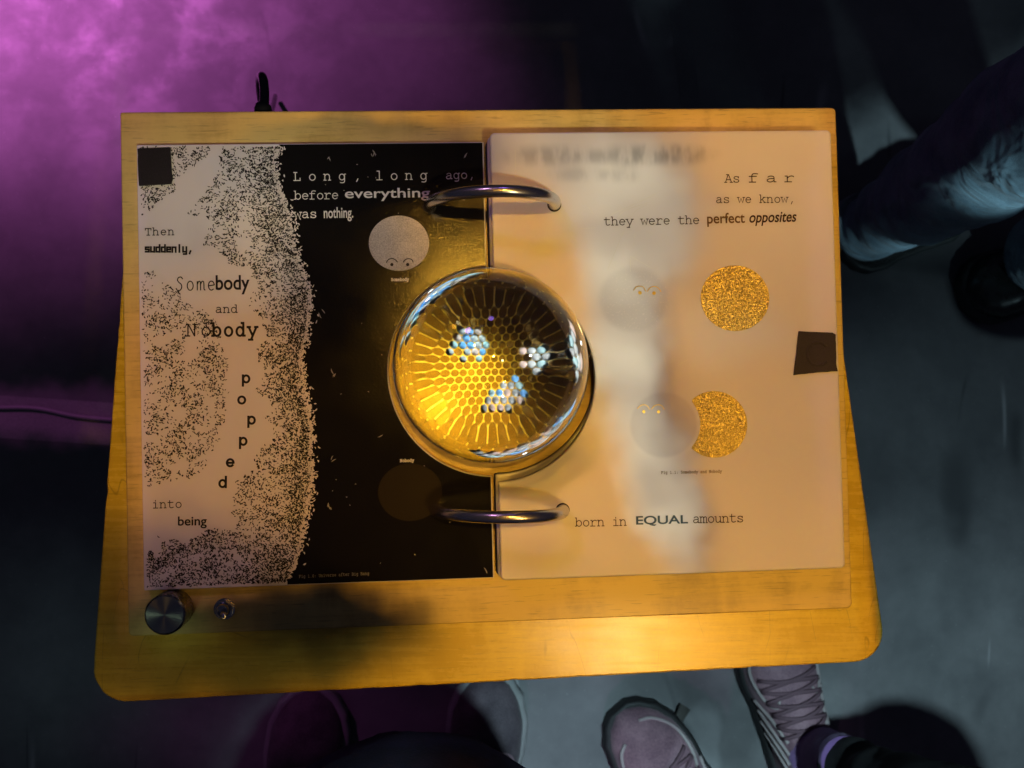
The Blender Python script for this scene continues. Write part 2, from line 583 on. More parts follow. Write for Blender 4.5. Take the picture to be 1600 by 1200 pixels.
for k, (us, w0) in enumerate((((1052, -60, 1100, 330), 34),)):
    a, b_ = at(us[0], us[1], FZ), at(us[2], us[3], FZ)
    d = (b_ - a).normalized(); s = Vector((-d.y, d.x, 0)) * .013
    bm = bmesh.new()
    slab(bm, [(a + s).xy, (a - s).xy, (b_ - s).xy, (b_ + s).xy], 0.0, .0005)
    tp2 = fin('floor_tape', bm, m_cloth('grey floor tape', (.09, .09, .10), (.14, .145, .15), 500, .7, 0), origin=(a.x, a.y, 0))
    tag(tp2, 'narrow faint strip of tape on the dark floor beyond the far edge of the board', 'floor tape')

# ------------------------------------------------------------------ lectern: lower wooden top on a dark pedestal
HOLE_C = at(771, 579, 0.0)
HOLE_R = .0562
LZ1 = ZB - .018
LZ0 = LZ1 - .018
lect = empty('lectern', (0, -.02, 0))
tag(lect, 'varnished yellow wooden lectern top with rounded corners on a dark pedestal, under the board', 'lectern')
low = [at(204, 250, -.018), at(1283, 300, -.018), at(1387, 1032, -.018), at(141, 1100, -.018)]
bm = bmesh.new()
ol = rounded([q.xy for q in low], [.012, .012, .020, .021], 10)
# slightly worn, uneven long edges
fine = []
for i in range(len(ol)):
    a, b_ = ol[i], ol[(i + 1) % len(ol)]
    n = max(1, int((b_ - a).length / .006))
    for k in range(n):
        q = a.lerp(b_, k / n)
        nn = noise.noise(Vector((q.x * 130, q.y * 130, 3)))
        fine.append(q + (Vector((HOLE_C.x, HOLE_C.y)) - q).normalized() * max(0, nn - .25) * .0018)
slab(bm, fine, LZ0, LZ1, [circle(HOLE_C.x, HOLE_C.y, HOLE_R, 64)])
fin('lectern_top', bm, WOOD_LOW, lect, smooth=35, bevel=.0012)
bm = bmesh.new()
slab(bm, rounded([(-.13, .12), (-.13, -.10), (.13, -.10), (.13, .12)], .01), .03, LZ0 - .03)
fin('pedestal', bm, BLACKP, lect, bevel=.003)
bm = bmesh.new()
slab(bm, rounded([(-.18, .16), (-.18, -.13), (.18, -.13), (.18, .16)], .02), 0.0, .03)
fin('base_plate', bm, BLACKP, lect, bevel=.004)

# ------------------------------------------------------------------ control board
W2, H2 = .225, .16025
brd = empty('control_board', (0, 0, LZ1))
tag(brd, 'pale plywood board with a knob and toggle switch, lying on the lectern under the book', 'control board')
bm = bmesh.new()
slab(bm, rounded([(-W2, H2), (-W2, -H2), (W2, -H2), (W2, H2)], [.0015, .003, .0035, .0035], 6), LZ1 + .0002, ZB,
     [circle(HOLE_C.x, HOLE_C.y, HOLE_R, 96)])
fin('board', bm, WOOD_UP, brd, smooth=35, bevel=.0009)

# knob
kc = at(257, 961, .019)
knob_m, t, b, v = mat('spun aluminium', (.40, .41, .39), .26, 1.0, Anisotropic=.85)
tg = t.n('ShaderNodeTangent', direction_type='RADIAL', axis='Z')
t.set(b.inputs['Tangent'], tg.outputs[0])
knob_side = m_plain('knob side', (.30, .27, .25), .28, 1.0, 300, .1)
kr = .0119
bm = bmesh.new()
prof = [(kr + .0004, ZB + .0005), (kr + .0004, ZB + .003)]
lathe(bm, kc.x, kc.y, [(0, ZB + .0004), (kr, ZB + .0004), (kr, ZB + .0178), (kr - .0008, ZB + .0187)], 96)
kb = fin('knob', bm, knob_side, brd, smooth=40)
bm = bmesh.new()
lathe(bm, 0, 0, [(kr - .0008, .0187), (kr - .0011, .0190), (0.0000, .0190)], 96)
kt = fin('knob_face', bm, knob_m, None, smooth=40)
kt.parent = kb
kt.location = Vector((kc.x, kc.y, ZB)) - WL[kb]

# toggle switch
tc_ = at(349, 953, .004)
bm = bmesh.new()
lathe(bm, tc_.x, tc_.y, [(.0064, ZB + .0003), (.0064, ZB + .0012), (.004, ZB + .0013)], 48)
sw = fin('toggle_switch', bm, CHROME, brd, smooth=40)
bm = bmesh.new()
slab(bm, circle(tc_.x, tc_.y, .0062, 6, .3, .3 + 2 * PI), ZB + .0013, ZB + .0034, [circle(tc_.x, tc_.y, .0039, 32)])
fin('nut', bm, CHROME, sw, bevel=.0004)
bm = bmesh.new()
lathe(bm, tc_.x, tc_.y, [(.0038, ZB + .0013), (.0038, ZB + .0075), (.0033, ZB + .0081), (.0026, ZB + .0081), (.0022, ZB + .0055), (0, ZB + .0055)], 32)
fin('bushing', bm, CHROME, sw, smooth=40)
bm = bmesh.new()
lv = [Vector((tc_.x, tc_.y, ZB + .0055)), Vector((tc_.x + .0012, tc_.y - .0004, ZB + .010)), Vector((tc_.x + .0032, tc_.y - .001, ZB + .017)), Vector((tc_.x + .0036, tc_.y - .0011, ZB + .0185))]
tube(bm, lv, [.0010, .0012, .0021, .0012], 16)
fin('lever', bm, CHROME, sw, smooth=60)

# black cable looping out behind the board
lp = empty('cable_loop', at(410, 150, -.05))
tag(lp, 'glossy black cable bending down behind the far edge of the board', 'cable')
bm = bmesh.new()
g0 = at(411, 176, -.012)
cpts = [at(412, 176, -.012), at(413, 160, -.012), at(413, 140, -.014), at(411, 124, -.018), at(408, 119, -.026), at(406, 124, -.040),
        at(406.5, 140, -.060), at(409, 160, -.10), at(412, 172, -.2), at(420, 190, -.45), at(430, 150, FLOOR + .01)]
tube(bm, crom(cpts, 8), .0030, 16)
fin('cable', bm, m_plain('glossy black sheath', (.02, .017, .022), .22), lp, smooth=180)
bm = bmesh.new()
tube(bm, [at(411, 186, -.012), at(411, 170, -.012), at(411.5, 164, -.012), at(412, 161, -.012)], [.0055, .0055, .0048, .0034], 24)
fin('strain_relief', bm, BLACKP, lp, smooth=40)

# ------------------------------------------------------------------ glass ball on its bead dish
BR = .0590
BC = at(767, 571, .020)
ball = empty('glass_ball', (BC.x, BC.y, BC.z - BR))
tag(ball, 'large clear glass ball glowing amber inside, set in the round hole of the book', 'glass ball')
gm, t, b, v = mat('clear glass', (1, 1, 1), 0.0, 0.0, IOR=1.5, Transmission_Weight=1.0)
bm = bmesh.new()
bmesh.ops.create_uvsphere(bm, u_segments=160, v_segments=90, radius=BR, matrix=Matrix.Translation(BC))
fin('sphere', bm, gm, ball, smooth=180)

# bead bed right below the ball: clear beads, some coloured to imitate reflections of stage lights
dish = empty('bead_dish', (BC.x, BC.y, BC.z - BR - .006))
tag(dish, 'dish of tiny packed beads with added amber lamps inside, under the glass ball', 'bead dish')
bead_clear, t, b, v = mat('clear bead', (.26, .185, .085), .0, 0, IOR=1.42, Transmission_Weight=1.0)
glint_mats = [m_plain('glint bead ' + nm, c, .25, 0, 60, .05) for nm, c in (
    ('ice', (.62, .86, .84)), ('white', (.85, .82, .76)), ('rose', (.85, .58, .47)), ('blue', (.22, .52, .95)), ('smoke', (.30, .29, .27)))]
b_r = .00092
GAP = .0030
RB = BR + GAP + b_r


def img_of(phi):
    """distance from the ball's middle (fraction of its radius) at which a point phi off the axis shows"""
    lo, hi = 0.0, .76
    for _ in range(40):
        md = (lo + hi) / 2
        val = 2 * math.asin(md / 1.5) - math.asin(md)
        # extra travel in the gap below the glass
        val -= (GAP / BR) * (2 * (math.asin(md) - math.asin(md / 1.5)) - val)
        if val < phi:
            lo = md
        else:
            hi = md
    return lo


# axis of sight through the ball
AX = (BC - CAM).normalized()
ex = Vector((1, 0, 0)); ex = (ex - AX * ex.dot(AX)).normalized()
ey = AX.cross(ex); ey = -ey if ey.y < 0 else ey
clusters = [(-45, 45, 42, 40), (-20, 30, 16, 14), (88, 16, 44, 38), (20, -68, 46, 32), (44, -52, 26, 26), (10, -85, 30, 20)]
protob = bmesh.new()
bmesh.ops.create_icosphere(protob, subdivisions=2, radius=b_r * .95)
pv = [v.co.copy() for v in protob.verts]
pf = [[v.index for v in f.verts] for f in protob.faces]
protob.free()
verts, faces, mids = [], [], []
sp_ = 2 * b_r
rows = 15
rng = random.Random(3)
for j in range(-rows, rows + 1):
    for i in range(-rows, rows + 1):
        x = (i + (j % 2) * .5) * sp_ + rng.uniform(-.06, .06) * b_r
        y = j * sp_ * .87 + rng.uniform(-.06, .06) * b_r
        r = math.hypot(x, y)
        if r > .0265:
            continue
        pos = BC + AX * math.sqrt(RB * RB - r * r) + ex * x + ey * y
        phi = math.asin(r / RB)
        bb = img_of(phi) * 157 / max(r, 1e-6)
        iu, iv = x * bb, y * bb
        mi = 0
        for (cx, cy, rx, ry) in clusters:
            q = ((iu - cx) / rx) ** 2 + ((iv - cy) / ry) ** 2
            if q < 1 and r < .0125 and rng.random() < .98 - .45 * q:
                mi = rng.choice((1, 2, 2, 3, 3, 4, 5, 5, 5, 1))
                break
        base = len(verts)
        verts += [pos + c for c in pv]
        faces += [[base + k for k in f] for f in pf]
        mids += [mi] * len(pf)
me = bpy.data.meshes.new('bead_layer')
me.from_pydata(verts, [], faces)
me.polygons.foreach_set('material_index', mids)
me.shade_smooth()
link('bead_layer', me, [bead_clear] + glint_mats, dish)
plate_m, t, b, v = mat('amber diffuser', (.8, .62, .25), .6)
tr = t.n('ShaderNodeBsdfTranslucent')
tr.inputs[0].default_value = (.95, .84, .30, 1)
mx = t.n('ShaderNodeMixShader')
mx.inputs[0].default_value = .7
t.l.new(b.outputs[0], mx.inputs[1]); t.l.new(tr.outputs[0], mx.inputs[2])
t.l.new(mx.outputs[0], plate_m.node_tree.nodes['Material Output'].inputs[0])
dark_m = m_plain('dark dish wall', (.06, .05, .045), .6)
bm = bmesh.new()
RD = RB + b_r + .0004
prof = []
for k in range(0, 25):
    a = k / 24 * math.radians(29)
    prof.append((RD * math.sin(a), BC.z - RD * math.cos(a)))
lathe(bm, BC.x, BC.y, prof, 64)
fin('dish_floor', bm, plate_m, dish, smooth=180)
bm = bmesh.new()
a = math.radians(29)
prof = [(RD * math.sin(a) + .0002, BC.z - RD * math.cos(a)), (.030, BC.z - RD * math.cos(math.radians(35))), (.046, BC.z - .0480), (.0545, ZB - .034), (.0555, ZB - .001),
        (.0559, ZB - .001), (.0559, ZB - .036), (.046, BC.z - .056), (.03, BC.z - RD - .012), (0, BC.z - RD - .012)]
lathe(bm, BC.x, BC.y, prof, 64)
fin('dish_wall', bm, dark_m, dish, smooth=50)


def point(name, loc, power, color, radius):
    ld = bpy.data.lights.new(name, 'POINT')
    ld.energy = power; ld.color = color; ld.shadow_soft_size = radius
    o = bpy.data.objects.new(name, ld); COL.objects.link(o); o.location = loc
    return o


def below(x, y, d):
    """a spot d metres under the bead tops, along the ball's sight line"""
    r = math.hypot(x, y)
    return BC + AX * (math.sqrt((RB - b_r) ** 2 - r * r) + d) + ex * x + ey * y


bm = bmesh.new()
bp = [(-.024, .0085), (-.012, .0052), (.0026, .0014), (.0046, -.010), (.0058, -.024)]
rows_ = [[bm.verts.new(below(x + ox, y + oy, d)) for x, y in bp] for d, ox, oy in ((.0035, 0, 0), (.0125, 0, 0), (.0125, .0006, .0006), (.0035, .0006, .0006))]
for a_, b_ in zip(rows_, rows_[1:] + rows_[:1]):
    for k in range(len(bp) - 1):
        bm.faces.new((a_[k], a_[k + 1], b_[k + 1], b_[k]))
fin('light_blocker', bm, dark_m, dish)  # added opaque wedge, keeps the dish lamps' light off the right half


def in_gap(x, y, h):
    """a spot between ball and beads, x y across the sight line in metres, h above the bead tops"""
    r = math.hypot(x, y)
    return BC + AX * math.sqrt((RB - b_r - h) ** 2 - r * r) + ex * x + ey * y


point('added_dish_lamp', in_gap(-.0042, -.0018, -.0033), .030, (1, .72, .10), .0005)  # added lamps, stand in for amber light focused by the ball
point('added_dish_lamp', in_gap(-.0115, -.0088, -.0044), .34, (1, .70, .10), .0030)
for gx, gy, gp, gc in ((-.0040, .0052, .005, (.7, .95, 1)), (.0098, .0022, .005, (.85, .95, 1)), (.0028, -.0078, .005, (.85, .95, 1)), (.0030, .0012, .0004, (1, .8, .35))):
    point('added_glint_lamp', in_gap(gx, gy, .0020), gp, gc, .00022)  # added small lamps that light the coloured beads

# ------------------------------------------------------------------ book
book = empty('ring_book', (0, 0, ZB))
tag(book, 'open ring-bound book of thick sheets, black printed left page and frosted white right stack', 'book')
CUT = at(772, 579, PZ_L)


def arc_cut(poly_l, poly_r, cx, cy, r, x_edge, side):
    """points of the circle bite on a straight page edge x = x_edge"""
    dy = math.sqrt(max(0, r * r - (x_edge - cx) ** 2))
    a0 = math.atan2(dy, x_edge - cx)
    if side < 0:      # page lies left: go through the left side of the circle, from bottom to top
        return circle(cx, cy, r, 60, -a0 + 2 * PI, a0, False)
    return circle(cx, cy, r, 60, a0, -a0, False)


# left page
xl0, xl1, yl0, yl1 = -.21348, -.00222, -.13186, .13824
r_l = .0650
arc = arc_cut(None, None, CUT.x, CUT.y, r_l, xl1, -1)
ol = rounded([(xl0, yl1), (xl0, yl0)], 0) + [Vector((xl1, yl0))] + arc + [Vector((xl1, yl1))]
PAGE_L = m_page('frosted white sheet', [(pxblob(300, 372, 90, 30, 0, .9, PZ_L), .12, (.35, .35, .36), 60)])
bm = bmesh.new()
slab(bm, ol, ZB + .0003, ZB + PZ_L)
pl = fin('page', bm, PAGE_L, book, smooth=35, bevel=.0006)
pl['label'] = 'left page printed with black speckle and a black field'

# right stack: three sheets, bottom one black
def right_page(x0, x1, y0, y1, z0, z1, r, m, cc, rad=.003):
    c = at(*cc, z1)
    dy = math.sqrt(r * r - (x0 - c.x) ** 2)
    arc = circle(c.x, c.y, r, 60, math.atan2(dy, x0 - c.x), math.atan2(-dy, x0 - c.x), False)
    bm = bmesh.new()
    cor = rounded([(x0, y0), (x1, y0), (x1, y1), (x0, y1)], [rad, rad, rad, rad], 6)
    # insert the bite between the last corner (top left) and the first (bottom left)
    slab(bm, cor + arc, ZB + z0, ZB + z1)
    return fin('page', bm, m, book, smooth=35, bevel=.0012, seg=3)


xr0, xr1, yr0, yr1 = .00116, .21322, -.13106, .14003
ghost = []
for (u, v_, ru, rv, wgt) in ((860, 243, 62, 14, .5), (930, 246, 22, 10, .3), (985, 243, 40, 15, .55), (1055, 242, 44, 14, .5), (1040, 240, 60, 12, .3),
                             (905, 272, 40, 10, .28), (975, 274, 30, 10, .25)):
    ghost.append((pxblob(u, v_, ru, rv, 0, .75, PZ_R), wgt, (.22, .22, .24), 140))
ghost += [(pxblob(990, 468, 53, 50, 0, .12, PZ_R), .19, (.36, .35, .36), 0), (pxblob(1037, 664, 52, 50, 0, .07, PZ_R), .28, (.40, .37, .40), 0),
          (pxblob(1040, 620, 40, 60, 20, .9, PZ_R), .22, (.40, .36, .40), 0), (pxblob(840, 870, 40, 28, 0, .9, PZ_R), .25, (.45, .36, .30), 0)]
PAGE_R = m_page('frosted white sheet right', ghost, [pxblob(1005, 480, 70, 56, 0, .4, PZ_R)])
PAGE_M = m_page('frosted lilac sheet')
right_page(xr0 - .0022, xr1 - .001, yr0 + .0006, yr1 - .0006, .0003, .0060, .0635, BLACKEDGE, (771, 579))
pm = right_page(xr0 - .0014, xr1 - .0006, yr0 + .0004, yr1 - .0003, .0063, .0128, .0637, PAGE_M, (771, 578))
pr = right_page(xr0, xr1, yr0, yr1, .0131, PZ_R, .0622, PAGE_R, (770, 592))
pr['label'] = 'top frosted white right page with gold discs'

# --- print on the left page
rng = random.Random(11)


def interp(tab, v):
    for (v0, u0), (v1, u1) in zip(tab, tab[1:]):
        if v0 <= v <= v1:
            return u0 + (u1 - u0) * (v - v0) / (v1 - v0)
    return tab[-1][1] if v > tab[-1][0] else tab[0][1]


EDGE = [(215, 440), (235, 434), (262, 428), (290, 436), (320, 446), (345, 454), (380, 460), (410, 466), (440, 480), (460, 486), (490, 484), (530, 478),
        (560, 470), (590, 474), (620, 478), (650, 484), (690, 488), (720, 486), (745, 488), (780, 482), (815, 476), (850, 470), (880, 462), (900, 452), (925, 440)]
inkz = PZ_L + .00012
bm = bmesh.new()
left = []
v_ = 224.0
while v_ < 910:
    u = interp(EDGE, v_) + 7 * noise.noise(Vector((0, v_ * .09, 0))) + rng.uniform(-4, 4)
    p = at(u, v_, inkz)
    left.append(p.xy)
    v_ += 2.2
left = [p for p in left if yl0 + .0006 < p[1] < yl1 - .0006]
left = [Vector((left[0][0], yl1 - .0006))] + left + [Vector((left[-1][0], yl0 + .0006))]
e_in = .0008
arc2 = arc_cut(None, None, CUT.x, CUT.y, r_l + .0007, xl1 - e_in, -1)
slab(bm, left + [Vector((xl1 - e_in, yl0 + .0006))] + arc2 + [Vector((xl1 - e_in, yl1 - .0006))], None, ZB + inkz)
fin('black_field', bm, INK, pl)


def inpoly(p, poly):
    c = False
    n = len(poly)
    for i in range(n):
        x0, y0 = poly[i]; x1, y1 = poly[i - 1]
        if (y0 > p[1]) != (y1 > p[1]) and p[0] < (x1 - x0) * (p[1] - y0) / (y1 - y0) + x0:
            c = not c
    return c


ZONES = [[(212, 228), (332, 228), (318, 246), (280, 275), (270, 300), (228, 330), (214, 350)],
         [(348, 226), (500, 226), (500, 925), (222, 925), (222, 860), (250, 862), (252, 838), (290, 850), (318, 828), (345, 826), (372, 830), (362, 790), (372, 752), (400, 730), (402, 712), (384, 702),
          (428, 694), (430, 676), (415, 650), (428, 640), (415, 620), (400, 615), (412, 590), (406, 560), (404, 540), (416, 522), (408, 496), (384, 476), (400, 450), (392, 418), (360, 414), (355, 402), (316, 380), (330, 352), (322, 340), (292, 338),
          (310, 310), (338, 276), (346, 250)],
         [(214, 430), (240, 424), (262, 446), (300, 470), (336, 500), (352, 550), (356, 610), (350, 660), (332, 700), (308, 742), (262, 752), (224, 764)]]
verts, faces, mi_ = [], [], []


def dash(u, v, ang, ln, wd, z, m):
    p = at(u, v, z)
    k = 1 / 2528
    d = Vector((math.cos(ang), math.sin(ang), 0)) * ln * k * .5
    s = Vector((-math.sin(ang), math.cos(ang), 0)) * wd * k * .5
    cv = s * rng.uniform(-1.6, 1.6)
    b0 = len(verts)
    verts.extend([p - d, p - d * .3 - s + cv, p + d * .45 - s * .8 + cv, p + d, p + d * .35 + s + cv, p - d * .4 + s * .9 + cv])
    faces.append([b0 + i for i in range(6)])
    mi_.append(m)


cnt = 0
for k in range(56000):
    u, v = rng.uniform(214, 496), rng.uniform(229, 920)
    if u > interp(EDGE, v) - 1:
        continue
    jit = 7 * noise.noise(Vector((u * .12, v * .12, 0)))
    if not any(inpoly((u + jit, v + jit), z) for z in ZONES):
        continue
    lim = at(u, v, PZ_L)
    if lim.x < xl0 + .002 or lim.y < yl0 + .002 or lim.y > yl1 - .001:
        continue
    clump = noise.noise(Vector((u * .035, v * .035, 5))) + .6 * noise.noise(Vector((u * .11, v * .11, 9)))
    near = max(0, 1 - (interp(EDGE, v) - u) / 60)
    inleft = inpoly((u, v), ZONES[2])
    pr_ = (.20 if inleft else .26) + .42 * clump + .70 * near
    if v > 850:
        pr_ += .18
    if rng.random() > pr_ * 1.05:
        continue
    a = noise.noise(Vector((u * .02, v * .02, 2))) * 5 + rng.gauss(0, .7)
    dash(u, v, a, rng.uniform(2.0, 5.6), rng.uniform(.9, 2.0), PZ_L + .00016 + (cnt % 97) * 1.2e-6, 0)
    cnt += 1
# pale flecks inside the black edge
for k in range(900):
    v = rng.uniform(229, 905)
    u = interp(EDGE, v) + abs(rng.gauss(0, 6)) - 4
    dash(u, v, rng.uniform(0, PI), rng.uniform(3, 7), rng.uniform(1.2, 2.6), PZ_L + .00030 + (k % 97) * 1.2e-6, 1)
for (u, v) in ((514, 250), (583, 243), (586, 239), (727, 243), (500, 492), (505, 488), (520, 580), (523, 584), (520, 717), (512, 791), (517, 793), (594, 678), (759, 893), (730, 302)):
    for q in range(2):
        dash(u + rng.uniform(-2, 2), v + rng.uniform(-3, 3), rng.choice((1.1, 2.0, .6)) + rng.uniform(-.2, .2), rng.uniform(5, 11), 1.3, PZ_L + .00030 + q * 4e-6, 2)
for k in range(26):
    dash(rng.uniform(500, 740), rng.uniform(235, 890), rng.uniform(0, PI), rng.uniform(1.5, 3), 1.2, PZ_L + .0003, 2)
me = bpy.data.meshes.new('speckle_print')
me.from_pydata(verts, [], faces)
me.polygons.foreach_set('material_index', mi_)
link('speckle_print', me, [INKFLAT, m_plain('unprinted fleck', (.72, .68, .66), .4), m_plain('scuffed fleck', (.32, .30, .28), .5)], pl)


def disc(name, parent, u, v, ru, rv, z, m, thick=.0002, cut=None):
    c = at(u, v, z); k = (at(u + 10, v, z) - c).length / 10
    pts = [Vector((c.x + ru * k * math.cos(2 * PI * i / 72), c.y + rv * k * math.sin(2 * PI * i / 72))) for i in range(72)]
    if cut:
        c2 = at(cut[0], cut[1], z); r2 = cut[2] * k
        ins = [((q - c2.xy).length < r2) for q in pts]
        i0 = next(i for i in range(72) if ins[i - 1] and not ins[i])
        keep = [pts[(i0 + i) % 72] for i in range(72) if not ins[(i0 + i) % 72]]
        a0 = math.atan2(*(keep[-1] - c2.xy).yx); a1 = math.atan2(*(keep[0] - c2.xy).yx)
        d = (a1 - a0 + PI) % (2 * PI) - PI
        keep += [Vector((c2.x + r2 * math.cos(a0 + d * i / 30), c2.y + r2 * math.sin(a0 + d * i / 30))) for i in range(1, 30)]
        pts = keep
    bm = bmesh.new()
    slab(bm, pts, ZB + z - .0001, ZB + z + thick)
    return fin(name, bm, m, parent)


moon, t, b, v = mat('grainy grey print', (.4, .4, .4), .55)
n = t.noise(v, 1100, 2, .6)
n2 = t.noise(v, 70, 3, .6)
t.set(b.inputs['Base Color'], t.mix(t.ramp(t.math('ADD', t.math('MULTIPLY', n, .6), t.math('MULTIPLY', n2, .4)), .3, .7), (.27, .26, .26), (.60, .575, .56)))
disc('grey_disc', pl, 623.5, 380, 47, 43.5, PZ_L + .0002, moon)
disc('dark_disc', pl, 641, 769, 50, 45, PZ_L + .0002, m_ink('dark bronze print', (.012, .007, .0035), .6, .1))
disc('gold_disc', pr, 1148.5, 466, 53.5, 50.5, PZ_R + .0002, GOLD)
disc('gold_crescent', pr, 1116, 663, 51.5, 51, PZ_R + .0002, GOLD, cut=(1042, 663, 52))


# --- stroke lettering
def ell(cx, cy, rx, ry, a0=0, a1=360, n=22):
    return ('l', [(cx + rx * math.cos(math.radians(a0 + (a1 - a0) * k / n)), cy + ry * math.sin(math.radians(a0 + (a1 - a0) * k / n))) for k in range(n + 1)])


